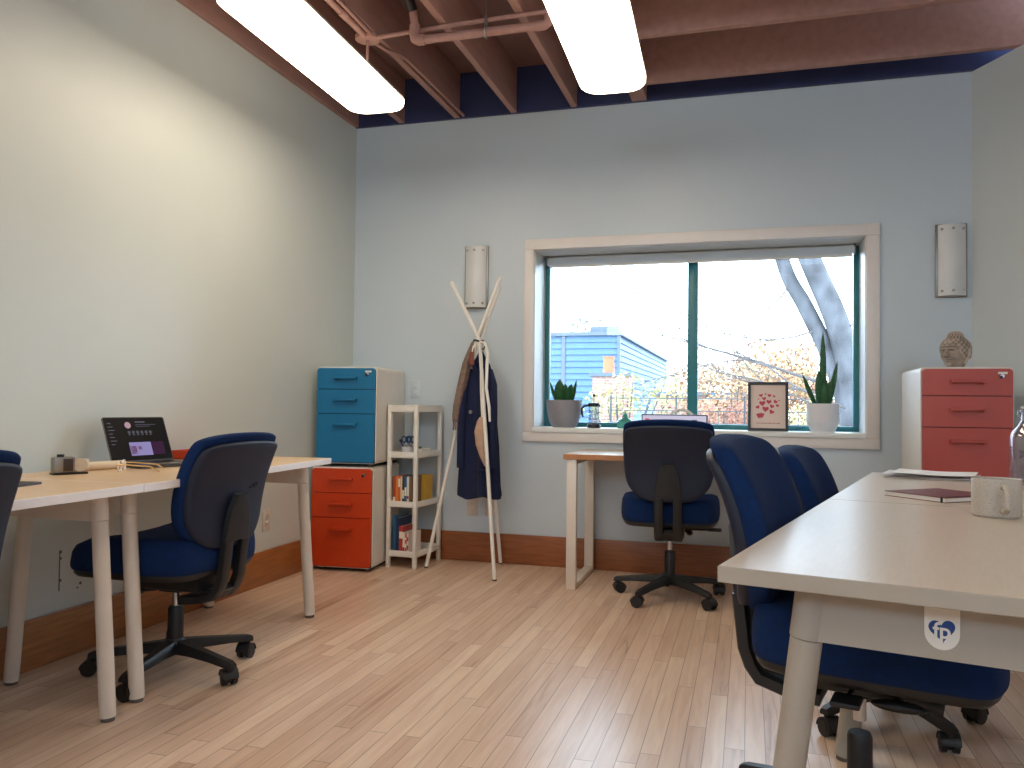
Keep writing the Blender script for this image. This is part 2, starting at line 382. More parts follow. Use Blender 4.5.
b = MB(); q = B_ + Vector((0.032, 0, 0.05)); b.cyl(q, q + Vector((0, 0, 0.03)), 0.012, n=10); b.tube([q + Vector((-0.012, 0, 0.03)), q + Vector((-0.014, 0, 0.05)), q + Vector((0, 0, 0.065)), q + Vector((0.014, 0, 0.05)), q + Vector((0.012, 0, 0.03))], 0.003, 6); b.cyl(q + Vector((0, 0, 0.064)), q + Vector((0, 0, 0.068)), 0.017, n=14)
b.build('sprinkler_head', M['chrome'], t)
t = thing('pipe_hanger', 'thin grey hanger rod holding up the sprinkler pipe', 'hanger', (0, 0, 0))
q = Vector((1.345, -1.295, 2.785)); b = MB(); b.cyl(q + Vector((0, 0, 0.06)), (q.x, q.y, DECK), 0.005, n=8); b.build('rod', M['steel'], t)
b = MB(); b.tube([q + Vector((0, 0.028*math.cos(a), 0.028*math.sin(a))) for a in [2*PI*i/16 for i in range(17)]], 0.005, 6); b.cyl(q + Vector((0, 0, 0.03)), q + Vector((0, 0, 0.075)), 0.010, n=10); b.build('clevis', M['steel'], t)
t = thing('electrical_conduit', 'thin brown painted conduit branching from a round ceiling box', 'conduit', (0, 0, 0))
b = MB(); b.cyl((0.700, -1.252, 2.838), (0.700, -1.252, 2.857), 0.062, n=28); b.build('junction_box', M['joist'], t)
b = MB(); b.tube([(0.755, -1.258, 2.842), (1.2, -1.285, 2.844), (1.68, -1.30, 2.844)], 0.011, 10)
b.build('branch_tube', M['joist'], t)
b = MB(); b.tube([(0.705, -1.30, 2.842), (0.710, -1.6, 2.842), (0.735, -3.2, 2.842)], 0.016, 10); b.tube([(0.738, -1.30, 2.848), (0.745, -1.6, 2.848), (0.775, -3.2, 2.848)], 0.009, 10); b.cyl((0.7085, -1.50, 2.842), (0.7095, -1.56, 2.842), 0.020, n=12)
b.build('supply_tube', M['joist'], t)
b = MB(); b.tube([(0.715, -1.20, 2.845), (0.735, -1.10, 2.845), (0.770, -1.03, 2.848), (0.778, -0.95, 2.860), (0.778, -0.5, 2.870), (0.778, -0.035, 2.870)], 0.010, 10)
b.build('wall_run_tube', M['joist'], t)

# ------------------------------------------------------------------ sconces, outlets
M['frost'] = pm('frosted_glass', rgb(212, 214, 214), 0.35, var=0.04, scale=8)
def sconce(label, x, z, tilt):
    t = thing('wall_sconce', label, 'wall lamp', (x, 0, z), 0, 'unlit wall sconces beside the window')
    b = MB(); b.box((-0.079, -0.014, -0.203), (0.079, 0, 0.203), 0.003); b.build('back_plate', M['steel'], t)
    b = MB(); rings = []
    for z_ in (-0.195, 0.195):
        rings.append([Vector((0.068*u, -0.028 - 0.030*(1-u*u), z_)) for u in [i/7-1 for i in range(15)]] + [Vector((0.068*u, -0.022 - 0.030*(1-u*u), z_)) for u in [1-i/7 for i in range(15)]])
    b.loft(rings); b.build('glass_shade', M['frost'], t)
    for zz in (-0.17, 0.17):
        for u in (-0.78, 0.0, 0.78):
            b = MB(); y = -0.029 - 0.030*(1-u*u); b.cyl((0.068*u, y+0.001, zz), (0.068*u, y-0.008, zz), 0.0075, n=12); b.cyl((0.068*u, -0.012, zz), (0.068*u, y, zz), 0.003, n=8)
            b.build('screw', M['steel'], t)
sconce('unlit frosted wall sconce above the coat rack', 0.873, 1.817, 1)
sconce('unlit frosted wall sconce above the stone head', 3.624, 1.818, 1)
M['plate'] = pm('outlet_plastic', rgb(206, 196, 186), 0.4)
def outlet(label, loc, rz, pmt=None):
    pmt = pmt or M['plate']
    t = thing('wall_outlet', label, 'outlet', loc, rz)
    b = MB(); b.box((-0.036, -0.006, -0.058), (0.036, 0, 0.058), 0.003); b.build('cover_plate', pmt, t)
    for z in (-0.022, 0.022):
        b = MB(); b.box((-0.016, -0.009, z-0.015), (0.016, -0.005, z+0.015), 0.003)
        b.box((-0.008, -0.0095, z-0.004), (-0.006, -0.0085, z+0.006), mi=1); b.box((0.006, -0.0095, z-0.004), (0.008, -0.0085, z+0.006), mi=1)
        b.build('socket', [pmt, M['dark'] if pmt is M['plate'] else pmt], t)
outlet('pale outlet on the left wall behind the desk chair', (0.0, -0.999, 0.349), 90)
outlet('pale outlet on the back wall under the jacket, beside the shelf', (0.862, 0, 0.345), 0)
outlet('pale outlet on the back wall behind the rack leg under the jacket', (0.984, 0, 0.35), 0)
outlet('painted-over outlet high on the back wall beside the blue cabinet', (0.458, 0, 1.095), 0, M['wall'])
# old box outline and pits in the plaster under the left desk
b = MB()
for y, z, dy, dz in ((-2.40, 0.335, 0.002, 0.075), (-2.30, 0.30, 0.0, 0.0)):
    if dz: b.box((0.0, y-dy, z-dz), (0.0015, y+dy, z+dz))
for y, z, r in ((-2.397, 0.41, 0.007), (-2.395, 0.385, 0.005), (-2.395, 0.30, 0.006), (-2.30, 0.40, 0.007), (-2.295, 0.27, 0.006), (-2.31, 0.255, 0.004), (-2.288, 0.41, 0.004)):
    b.cyl((0.0, y, z), (0.0015, y, z), r, n=7)
b.build('wall_mark', pm('plaster_pit', rgb(92, 98, 104), 0.9), wl, smooth=False)

# ------------------------------------------------------------------ office chairs
def back_x(y, z):
    x = -0.235 - (1.05*(z-0.64)**2 if z > 0.63 else 0.7*(z-0.63)**2)
    return x - 0.014 + 0.55*y*y
def make_chair(label):
    t = thing('office_chair', label, 'chair', (0, 0, 0), 0, 'blue task chairs at the desks')
    # base with five arms and casters
    b = MB(); b.lathe([(0.0, 0.075), (0.034, 0.075), (0.040, 0.09), (0.040, 0.115), (0.030, 0.128), (0.0, 0.128)], n=24)
    for k in range(5):
        a = 2*PI*k/5; c, s = math.cos(a), math.sin(a)
        rings = []
        for r, wv, z0, z1 in ((0.02, 0.056, 0.076, 0.122), (0.10, 0.050, 0.078, 0.112), (0.20, 0.042, 0.072, 0.098), (0.285, 0.036, 0.062, 0.086), (0.30, 0.030, 0.062, 0.080)):
            pr = [(-wv/2, z0), (wv/2, z0), (wv/2, z0+(z1-z0)*.55), (wv/2*.62, z1), (-wv/2*.62, z1), (-wv/2, z0+(z1-z0)*.55)]
            rings.append([Vector((r*c - q*s, r*s + q*c, z)) for q, z in pr])
        b.loft(rings)
    base = b.build('star_base', M['blackplastic'], t, 50)
    for k in range(5):
        a = 2*PI*k/5; c, s = math.cos(a), math.sin(a); R0 = 0.283
        sw = a + 0.6 + k*1.3; ca, sa = math.cos(sw), math.sin(sw)
        cen = Vector((R0*c - 0.012*ca, R0*s - 0.012*sa, 0.0275)); ax = Vector((-sa, ca, 0))
        b = MB()
        for sg in (-1, 1):
            b.cyl(cen + ax*sg*0.009, cen + ax*sg*0.025, 0.0275, n=20)
            b.cyl(cen + ax*sg*0.025, cen + ax*sg*0.027, 0.018, n=16)
        b.cyl((R0*c, R0*s, 0.03), (R0*c, R0*s, 0.078), 0.010, n=12)
        b.cyl(cen - ax*0.008, cen + ax*0.008, 0.020, n=14)
        # hood over the wheels
        rg = []
        for q in (-0.0275, 0.0275):
            rg.append([cen + ax*q + Vector((ca*0.031*math.cos(u), sa*0.031*math.cos(u), 0.031*math.sin(u))) for u in [PI*i/10 for i in range(11)]] +
                      [cen + ax*q + Vector((ca*0.028*math.cos(u), sa*0.028*math.cos(u), 0.028*math.sin(u))) for u in [PI - PI*i/10 for i in range(11)]])
        b.loft(rg)
        b.build('caster', M['blackplastic'], base)
    b = MB(); b.lathe([(0.0, 0.10), (0.028, 0.10), (0.028, 0.235), (0.024, 0.245), (0.0, 0.245)], n=20); sl = b.build('column_sleeve', M['blackplastic'], t)
    b = MB(); b.cyl((0, 0, 0.24), (0, 0, 0.33), 0.0145, n=16); b.build('piston', M['chrome'], sl)
    # mechanism and levers
    b = MB(); b.box((-0.15, -0.075, 0.315), (0.10, 0.075, 0.372), 0.012); b.box((-0.05, -0.045, 0.300), (0.05, 0.045, 0.33), 0.012); mech = b.build('tilt_mechanism', M['blackplastic'], t)
    b = MB(); b.tube([(0.0, -0.06, 0.350), (0.0, -0.16, 0.350), (0.0, -0.20, 0.352)], 0.006, 8); b.box((-0.03, -0.262, 0.346), (0.03, -0.19, 0.358), 0.005); b.build('height_lever', M['blackplastic'], mech)
    b = MB(); b.cyl((0.07, -0.05, 0.345), (0.09, -0.095, 0.322), 0.009, n=10); b.sph((0.09, -0.10, 0.318), 0.058, 16, (1.0, 0.30, 0.22)); b.build('tilt_paddle', M['blackplastic'], mech)
    b = MB(); b.cyl((0.09, 0, 0.31), (0.16, 0, 0.30), 0.018, n=12); b.cyl((0.155, 0, 0.301), (0.175, 0, 0.298), 0.024, n=12); b.build('tension_knob', M['blackplastic'], mech)
    # seat: outline in XY, lofted in layers
    base_o = chaikin([(0.275, -0.20), (0.288, 0.0), (0.275, 0.20), (0.23, 0.25), (0.0, 0.258), (-0.18, 0.235), (-0.23, 0.18), (-0.245, 0.0), (-0.23, -0.18), (-0.18, -0.235), (0.0, -0.258), (0.23, -0.25)], 3)
    def seat_ring(k, z, crown=0.0):
        out = []
        for x, y in base_o:
            X, Y = x*k + 0.015, y*k
            fall = -0.040*max(0, (X-0.10)/0.18)**2 * min(1, max(0.15, (z-0.40)/0.06))
            side = 0.018*(abs(Y)/0.25)**2 * crown
            rear = 0.012*max(0, (-X-0.1)/0.13)**2 * crown
            out.append(Vector((X, Y, z + fall + side + rear)))
        return out
    b = MB(); b.loft([seat_ring(0.80, 0.378), seat_ring(0.93, 0.382), seat_ring(0.965, 0.394), seat_ring(0.965, 0.408)]); b.build('seat_shell', M['blackplastic'], t, 60)
    b = MB(); b.loft([seat_ring(0.95, 0.401), seat_ring(0.985, 0.408), seat_ring(1.0, 0.432), seat_ring(1.0, 0.462), seat_ring(0.985, 0.488, .6), seat_ring(0.95, 0.502, .9), seat_ring(0.85, 0.511, 1), seat_ring(0.6, 0.514, 1), seat_ring(0.3, 0.513, 1), seat_ring(0.05, 0.512, 1)]); b.build('seat', M['navyfab'], t, 80)
    # backrest
    out = chaikin([(-0.205, 0.940), (-0.12, 0.953), (0.0, 0.957), (0.12, 0.953), (0.205, 0.940), (0.222, 0.912), (0.226, 0.80), (0.218, 0.665), (0.195, 0.605), (0.135, 0.552), (0.07, 0.540), (-0.07, 0.540), (-0.135, 0.552), (-0.195, 0.605), (-0.218, 0.665), (-0.226, 0.80), (-0.222, 0.912)], 3)
    cz = 0.74
    def br(k, dx, drop=0.0):
        r = []
        for y, z in out:
            Y, Z = y*k, cz + (z-cz)*k
            Z -= drop*max(0.0, (Z-cz)/0.2)
            r.append(Vector((back_x(Y, Z) + dx, Y, Z)))
        return r
    b = MB(); b.loft([br(0.86, -0.006), br(0.95, -0.007), br(0.985, -0.003), br(1.0, 0.006), br(1.0, 0.028), br(0.985, 0.039), br(0.95, 0.046), br(0.8, 0.052), br(0.5, 0.055), br(0.2, 0.057), br(0.03, 0.057)], cap0=False); b.build('back_cushion', M['navyfab'], t, 80)
    D_ = 0.024
    b = MB(); b.loft([br(0.96, 0.000, D_), br(0.975, -0.010, D_), br(0.975, -0.020, D_), br(0.96, -0.029, D_), br(0.92, -0.033, D_), br(0.8, -0.035, D_), br(0.6, -0.036, D_), br(0.3, -0.036, D_), br(0.03, -0.036, D_)], cap0=False); b.build('back_shell', M['shell'], t, 80)
    # J bracket: plate that splits in two legs
    pth = [(-0.312, 0.735), (-0.303, 0.68), (-0.298, 0.63), (-0.290, 0.57), (-0.282, 0.50), (-0.275, 0.44), (-0.260, 0.400), (-0.24, 0.372), (-0.18, 0.356), (-0.10, 0.347)]
    b = MB()
    b.sweep([(x, 0, z) for x, z in pth[:4]], [0.06, 0.105, 0.125, 0.135], 0.026)
    for sy in (-1, 1): b.sweep([(x, sy*0.046, z) for i, (x, z) in enumerate(pth[3:])], 0.043, 0.032)
    b.sweep([(x, 0, z) for x, z in pth[6:]], 0.11, 0.028)
    br_ = b.build('back_bracket', M['blackplastic'], t, 50)
    Mt = Matrix.Translation((back_x(-0.09, 0.755)-0.0362, -0.09, 0.755)) @ Matrix(((0, 0, -1), (-1, 0, 0), (0, 1, 0))).to_4x4()
    text_mesh('maker_mark', 'HON', 0.024, M['black'], t, Mt, 0.002, 0.0006)
    return t
def set_base(ch, ang):
    for c in ch.children:
        if c.name.startswith('star_base'): c.rotation_euler[2] = math.radians(ang)
CH = [  # x, y, facing, base angle (world), label
    (0.53, -2.39, 179, 60, 'blue task chair at the laptop desk on the left, charcoal back towards the viewer'),
    (2.165, -0.605, 93, 172, 'blue task chair seen from behind at the small desk under the window'),
    (2.812, -2.875, -13.4, 153, 'nearest blue task chair, pulled up to the pale table with the round badge'),
    (2.99, -2.046, -13.4, 10.6, 'blue task chair behind the nearest one, at the far half of the pale table'),
    (0.52, -3.53, 177, 30, 'blue task chair cut off by the left edge, only its backrest top showing'),
]
LIFT = [0.0, 0.012, 0.034, 0.0, 0.0]
BACK = [(0.040, -0.066), (0.0, -0.030), (0.022, -0.058), (0.028, -0.085), (0.03, -0.072)]
chair0 = make_chair(CH[0][4])
for i, (x, y, a, ba, lab) in enumerate(CH):
    c = chair0 if i == 0 else copy_tree(chair0)
    c.location = (x, y, 0); c.rotation_euler = (0, 0, math.radians(a)); c['label'] = lab
    set_base(c, ba - a)
    for ch in c.children:                # gas lift and backrest height as each chair is set
        kind = ch.name.split('.')[0]
        up = LIFT[i] if kind in ('back_cushion', 'back_shell', 'back_bracket', 'maker_mark', 'seat', 'seat_shell', 'tilt_mechanism') else 0
        if kind in ('back_cushion', 'back_shell', 'back_bracket', 'maker_mark'):
            up += BACK[i][1]; ch.location.x = BACK[i][0]
        ch.location.z = up
        for sub in ch.children:
            if sub.name.startswith('piston'): sub.location.z = LIFT[i]

# ------------------------------------------------------------------ desks with A-frame legs
def a_frame(parent, y, zt, xf_foot, xb_foot, r=0.025, depth=0.09, splay=0.055, paint='whitemetal'):
    """two splayed tube legs joined by an apron, all at one y"""
    for xf, sgn in ((xf_foot, -1), (xb_foot, 1)):
        top = Vector((xf + sgn*splay, y, zt)); ft = Vector((xf, y, 0.012))
        k = depth/(zt-0.012); mid = top + (ft-top)*k
        b = MB(); b.cyl(mid, ft, r, r*0.98, n=24); leg = b.build('leg', M[paint], parent)
        b = MB(); b.cyl(ft - Vector((0, 0, 0.012)), ft + Vector((0, 0, 0.001)), r*0.82, n=20); b.build('foot', M['foot'], leg)
        b = MB(); b.cyl(top, mid + (top-mid)*0.02, r*1.06, n=24); b.build('collar', M[paint], leg)
    b = MB()
    x0, x1 = xb_foot + splay, xf_foot - splay
    o = [(x0, zt), (x1, zt), (x1 + splay*k, zt-depth), (x0 - splay*k, zt-depth)]
    b.prism(o, lambda u, v, w: Vector((u, y - 0.019 + w, v)), 0.038)
    b.build('apron', M[paint], parent)
def top_board(parent, pts, z0, z1, mt, me):
    b = MB(); b.loft([[Vector((*p, z)) for p in pts] for z in (z0, z1)])
    bmesh.ops.bevel(b.bm, geom=list(b.bm.edges), offset=0.0015, segments=1, affect='EDGES')
    b.bm.faces.ensure_lookup_table()
    for f in b.bm.faces:
        f.normal_update(); f.material_index = 0 if f.calc_center_median().z > z1-1e-4 else 1
    return b.build('tabletop', [mt, me], parent, smooth=False)
ZL = 0.737
M['tablepaint'] = pm('greige_table_paint', rgb(166, 159, 149), 0.4, var=0.02)
M['edge'] = pm('white_edge_band', rgb(246, 244, 247), 0.4, var=0.01)
t = thing('desk', 'white-legged desk along the left wall carrying the laptop', 'desk', (0, 0, 0), 0, 'desks along the left wall')
top_board(t, [(0.10, -2.797), (0.726, -2.797), (0.652, -1.465), (0.022, -1.500)], ZL-0.027, ZL, M['desktop'], M['edge'])
a_frame(t, -2.672, ZL-0.028, 0.607, 0.075); a_frame(t, -1.545, ZL-0.028, 0.597, 0.045)
b = MB(); b.box((0.14, -2.64, ZL-0.075), (0.17, -1.57, ZL-0.028)); b.build('rail', M['whitemetal'], t)
t = thing('desk', 'white-legged desk running out of the left edge of the photo', 'desk', (0, 0, 0), 0, 'desks along the left wall')
top_board(t, [(0.022, -4.13), (0.726, -4.13), (0.726, -2.800), (0.022, -2.800)], ZL-0.027, ZL, M['desktop'], M['edge'])
a_frame(t, -2.835, ZL-0.028, 0.640, 0.045); a_frame(t, -4.06, ZL-0.028, 0.640, 0.045)
b = MB(); b.box((0.14, -4.03, ZL-0.075), (0.17, -2.86, ZL-0.028)); b.build('rail', M['whitemetal'], t)

# pale tables on the right; local frame: X across the table, Y along it
TR = -13.4; TC = Vector((2.510, -3.512, 0)); ZT = 0.73
ux = Vector((math.cos(math.radians(TR)), math.sin(math.radians(TR)), 0)); uy = Vector((-ux.y, ux.x, 0))
def table(label, s0, s1, fr):
    t = thing('long_table', label, 'table', TC + uy*s0, TR, 'pale tables on the right')
    Ln = s1-s0
    top_board(t, [(0, 0), (0.70, 0), (0.70, Ln), (0, Ln)], ZT-0.028, ZT, M['tabletop'], M['tablepaint'])
    for y in fr: a_frame(t, y, ZT-0.029, 0.650, 0.055, 0.027, 0.097, 0.085, 'tablepaint')
    b = MB(); b.box((0.335, fr[0]+0.02, ZT-0.075), (0.365, fr[1]-0.02, ZT-0.029)); b.build('rail', M['whitemetal'], t)
    return t
tb1 = table('near half of the pale table, with a round-ended badge on its end', 0, 1.196, (0.10, 1.13))
tb2 = table('far half of the pale table, towards the red cabinet', 1.200, 2.394, (0.07, 1.13))
# badge with the blue heart mark
tg = thing('badge', 'small white round-ended badge with a blue heart mark and letters fp', 'badge', TC + ux*0.336 - uy*0.0, TR)
yb = 0.10-0.0195
o = [(-0.025, 0.055), (0.025, 0.055)] + [(0.025*math.cos(a), -0.000+0.0265*math.sin(a)-0.001) for a in [-PI*i/14 for i in range(15)]]
zc = ZT-0.029-0.053
b = MB(); b.prism(o, lambda u, v, w: Vector((u, yb - w, zc + v)), 0.003); b.build('tag_plate', M['white'], tg)
def heart(n=28, s=1.0):
    r = []
    for i in range(n):
        a = 2*PI*i/n
        r.append((s*16*math.sin(a)**3/16, s*(13*math.cos(a)-5*math.cos(2*a)-2*math.cos(3*a)-math.cos(4*a))/16))
    return r
M['logoblue'] = pm('logo_blue', rgb(18, 62, 128), 0.5)
b = MB(); b.prism(heart(36, 0.0195), lambda u, v, w: Vector((u*math.cos(.25)-v*math.sin(.25)*0.3, yb-0.0029-w, zc+0.004+v*1.02+u*0.10)), 0.0006); b.build('heart_mark', M['logoblue'], tg)
text_mesh('lettering', 'fp', 0.034, M['white'], tg, Matrix.Translation((0.000, yb-0.0036, zc+0.002)) @ Matrix.Rotation(PI/2, 4, 'X'), 0.0004, 0.0006)

# small desk under the window with loop legs
t = thing('desk', 'small desk with white loop legs under the window', 'desk', (0, 0, 0))
b = MB(); b.box((1.587, -0.600, 0.706), (2.62, -0.03, 0.735), 0.002, 1)
for f in b.bm.faces: f.normal_update(); f.material_index = 0 if f.normal.z > 0.9 else 1
b.build('tabletop', [M['tabletop'], M['woodedge']], t, smooth=False)
for x in (1.605, 2.545):
    b = MB()
    b.box((x, -0.59, 0.0), (x+0.055, -0.555, 0.706), 0.003); b.box((x, -0.075, 0.0), (x+0.055, -0.04, 0.706), 0.003)
    b.box((x, -0.556, 0.0), (x+0.055, -0.074, 0.03), 0.003); b.box((x, -0.556, 0.68), (x+0.055, -0.074, 0.706), 0.003)
    b.build('leg', M['whitemetal'], t)

# ------------------------------------------------------------------ filing cabinets
def cabinet(label, loc, rz, mat, wd=0.375, dp=0.42, h=0.60, keytag=True):
    t = thing('filing_cabinet', label, 'cabinet', loc, rz, 'three-drawer filing cabinets')
    # origin: front lower left corner, X along front, Y to the back
    b = MB()
    o = [(u + wd/2, v + h/2) for u, v in rrect(wd, h-0.02, 0.022)]
    b.prism(o, lambda u, v, w: Vector((u, 0.012 + w, v + 0.01)), dp)
    b.build('body', M['cabwhite'], t)
    b = MB(); b.box((0.006, 0.0095, 0.024), (wd-0.006, 0.0125, h-0.020)); b.build('drawer_gap_shade', M['dark'], t, smooth=False)  # dark sheet added so the gaps between drawers look shaded
    zs = [0.027, 0.318, 0.465, h-0.007]
    x0, x1 = 0.007, wd-0.007
    for i in range(3):
        z0, z1 = zs[i] + 0.002, zs[i+1] - 0.002
        r = 0.018
        if i == 2: o = [(x0, z0), (x1, z0)] + [(x1-r+r*math.cos(a), z1-r+r*math.sin(a)) for a in [PI/2*k/6 for k in range(7)]] + [(x0+r-r*math.sin(a), z1-r+r*math.cos(a)) for a in [PI/2*k/6 for k in range(7)]]
        elif i == 0: o = [(x1, z1), (x0, z1)] + [(x0+r-r*math.cos(a), z0+r-r*math.sin(a)) for a in [PI/2*k/6 for k in range(7)]] + [(x1-r+r*math.sin(a), z0+r-r*math.cos(a)) for a in [PI/2*k/6 for k in range(7)]]
        else: o = [(x0, z0), (x1, z0), (x1, z1), (x0, z1)]
        b = MB(); b.prism(o, lambda u, v, w: Vector((u, -0.004 + w, v)), 0.018); d = b.build('drawer', mat, t)
        # bar pull
        zc = z1 - (0.058 if i < 2 else 0.055)
        b = MB(); b.box((wd/2-0.075, -0.032, zc-0.001), (wd/2+0.075, -0.004, zc+0.004), 0.002); b.box((wd/2-0.075, -0.032, zc-0.010), (wd/2+0.075, -0.029, zc+0.004), 0.002)
        for sx in (-0.066, 0.066): b.box((wd/2+sx-0.004, -0.030, zc-0.014), (wd/2+sx+0.004, -0.003, zc+0.002))
        b.build('handle', mat, d)
    b = MB(); b.cyl((wd-0.052, -0.010, h-0.043), (wd-0.052, 0.0, h-0.043), 0.009, n=16); b.cyl((wd-0.058, -0.016, h-0.049), (wd-0.058, -0.009, h-0.049), 0.007, n=12, mi=1)
    b.build('lock', [M['chrome'], M['black']], t)
    if keytag:
        b = MB(); b.box((wd-0.068, -0.0055, h-0.034), (wd-0.030, -0.0035, h-0.024)); b.build('number_tag', M['white'], t, smooth=False)
    for x in (0.05, wd-0.05):
        for y in (0.06, dp-0.05):
            b = MB(); b.cyl((x, y, 0.0), (x, y, 0.022), 0.020, n=16); b.build('foot', M['foot'], t)
    b = MB(); b.box((0.03, 0.05, 0.004), (wd-0.03, dp-0.02, 0.022)); b.build('plinth', M['dark'], t, smooth=False)
    return t
cabinet('orange filing cabinet on the floor in the corner, under the blue one', (0.040, -0.590, 0), 5.0, M['orange'], 0.390, 0.46, 0.618, keytag=False)
cabinet('teal blue filing cabinet stacked on the orange one', (0.056, -0.578, 0.618), 5.6, M['blue'], 0.380, 0.515, 0.600)
cabinet('lower filing cabinet carrying the brick red one, behind the pale table', (3.335, -0.745, 0), 0, M['blue'], 0.39, 0.48, 0.60)
cabinet('brick red filing cabinet under the stone head', (3.335, -0.745, 0.60), 0, M['red'], 0.39, 0.48, 0.60)

# ------------------------------------------------------------------ narrow shelf
t = thing('shelf_unit', 'narrow white open shelf with four tiers beside the cabinets', 'shelf', (0.430, -0.366, 0), -5)
SW, SD, SH = 0.205, 0.345, 0.992
for x in (0, SW-0.024):
    for y in (0, SD-0.024):
        b = MB(); b.box((x, y, 0), (x+0.024, y+0.024, SH-0.004), 0.003); b.build('post', M['white'], t)
for z in (0.085, 0.385, 0.685, 0.965):
    b = MB(); b.box((0.0, 0.001, z-0.008), (SW, SD-0.001, z), 0.002)
    b.box((0.002, 0.002, z-0.016), (SW-0.002, 0.012, z+0.020), 0.002); b.box((0.002, SD-0.012, z-0.016), (SW-0.002, SD-0.002, z+0.020), 0.002)
    b.box((0.002, 0.002, z-0.016), (0.012, SD-0.002, z+0.020), 0.002); b.box((SW-0.012, 0.002, z-0.016), (SW-0.002, SD-0.002, z+0.020), 0.002)
    if z > 0.9: b.box((0.0, 0.0, z+0.018), (SW, SD, z+0.027), 0.003)
    b.build('tier', M['white'], t)
ts = t; ang = math.radians(-5); cs, sn = math.cos(ang), math.sin(ang)
def on_shelf(x, y, z): return (0.430 + x*cs - y*sn, -0.366 + x*sn + y*cs, z)
def book(label, x, y, z, th, h, d, col, group, lines=None, tilt=0):
    t = thing('book', label, 'book', on_shelf(x, y, z), -5, group)
    m = pm('book_cloth', rgb(*col), 0.55, var=0.06)
    b = MB(); b.box((0, 0, 0), (0.002, d, h)); b.box((th-0.002, 0, 0), (th, d, h)); b.box((0, -0.0005, 0), (th, 0.002, h))
    b.build('cover', m, t, smooth=False)
    b = MB(); b.box((0.002, 0.002, 0.003), (th-0.002, d-0.004, h-0.003)); b.build('pages', M['paper'], t, smooth=False)
    if lines:
        b = MB()
        for z0, z1 in lines: b.box((0.001, -0.0012, z0*h), (th-0.001, -0.0004, z1*h))
        b.build('spine_label', pm('spine_ink', rgb(236, 226, 205) if sum(col) < 520 else rgb(160, 60, 50), 0.6), t, smooth=False)
    return t
gm = 'books on the middle tier of the shelf'
x = 0.028
for th, h, col, lab, ln in ((0.018, 0.165, (176, 72, 40), 'rust red book, first in the row on the middle tier', ((.1, .25),)),
    (0.014, 0.17, (214, 130, 62), 'light orange book beside the rust red one, middle tier', None),
    (0.016, 0.172, (206, 100, 40), 'orange book in the row on the middle tier', ((.6, .9),)),
    (0.010, 0.168, (232, 214, 180), 'thin cream book between the orange and charcoal ones', None),
    (0.014, 0.170, (62, 58, 64), 'charcoal book on the middle tier', ((.2, .5),)),
    (0.015, 0.170, (36, 96, 140), 'blue book on the middle tier', ((.3, .6),)),
    (0.014, 0.168, (222, 218, 210), 'white book next to the blue one on the middle tier', ((.2, .3),)),
    (0.020, 0.172, (120, 96, 70), 'brown book on the middle tier, last before the shelf post', None)):
    book(lab, x, 0.03, 0.386, th, h, 0.12, col, gm, ln); x += th + 0.0015
t = thing('storage_box', 'mustard yellow box behind the books on the middle tier', 'box', on_shelf(0.105, 0.175, 0.386), -5)
m = pm('mustard_card', rgb(206, 164, 62), 0.6)
b = MB(); b.box((0, 0, 0), (0.07, 0.10, 0.165), 0.002); b.build('box_body', m, t); b = MB(); b.box((-0.001, -0.001, 0.14), (0.071, 0.101, 0.167), 0.002); b.build('box_lid', m, t)
gm = 'books on the bottom tier of the shelf'
x = 0.028
for th, h, col, lab, ln, y in ((0.022, 0.225, (28, 96, 142), 'tall blue book standing first on the bottom tier', None, 0.035),
    (0.024, 0.215, (24, 44, 84), 'dark navy book on the bottom tier', None, 0.03),
    (0.026, 0.165, (178, 58, 58), 'red book on the bottom tier', ((.55, .8),), 0.026),
    (0.014, 0.130, (232, 226, 216), 'small white book on the bottom tier', ((.1, .3),), 0.022),
    (0.011, 0.122, (196, 80, 76), 'thin red book beside the small white one', ((.3, .5), (.7, .8)), 0.022),
    (0.012, 0.128, (226, 214, 206), 'thin pale book with red lettering at the row end', ((.2, .4), (.6, .8)), 0.022)):
    book(lab, x, y, 0.086, th, h, 0.16, col, gm, ln); x += th + 0.0015
# pencil bowl with scissors, white tray
bx = on_shelf(0.108, 0.075, 0.686)
t = thing('pencil_cup', 'clear wide cup holding scissors on the upper tier', 'cup', bx)
M['clearplastic'] = pm('cloudy_clear_plastic', rgb(206, 208, 214), 0.2, var=0.03)
b = MB(); b.lathe([(0.0, 0.0), (0.038, 0.0), (0.046, 0.05), (0.0435, 0.05), (0.036, 0.004), (0.0, 0.004)]); b.build('cup_wall', M['clearplastic'], t)
M['navyplastic'] = pm('navy_handle_plastic', rgb(22, 52, 100), 0.4)
for k, (dx, rz, lab) in enumerate(((-0.018, 20, 'small navy handled scissors leaning in the clear cup, first of two'), (0.014, -15, 'larger navy handled scissors standing in the clear cup'))):
    s = thing('scissors', lab, 'scissors', (bx[0]+dx, bx[1], 0.691), rz, 'scissors in the clear cup')
    for sg in (-1, 1):
        b = MB(); b.tube([(sg*0.013 + 0.013*math.cos(a), 0, 0.088 + 0.019*math.sin(a)) for a in [2*PI*i/16 for i in range(17)]], 0.0045, 8)
        b.build('handle', M['navyplastic'], s)
        b = MB(); b.box((-sg*0.004-0.003, -0.001, 0.004), (-sg*0.004+0.003, 0.001, 0.072)); b.build('blade', M['chrome'], s, smooth=False)
pn = thing('pen', 'dark pen leaning left out of the clear cup', 'pen', (bx[0]-0.03, bx[1]-0.008, 0.694))
b = MB(); b.cyl((0.01, 0, 0), (-0.02, 0, 0.075), 0.005, n=10); b.build('barrel', M['navyplastic'], pn); b = MB(); b.sph((-0.021, 0, 0.078), 0.010, 12); b.build('pen_cap', M['black'], pn)
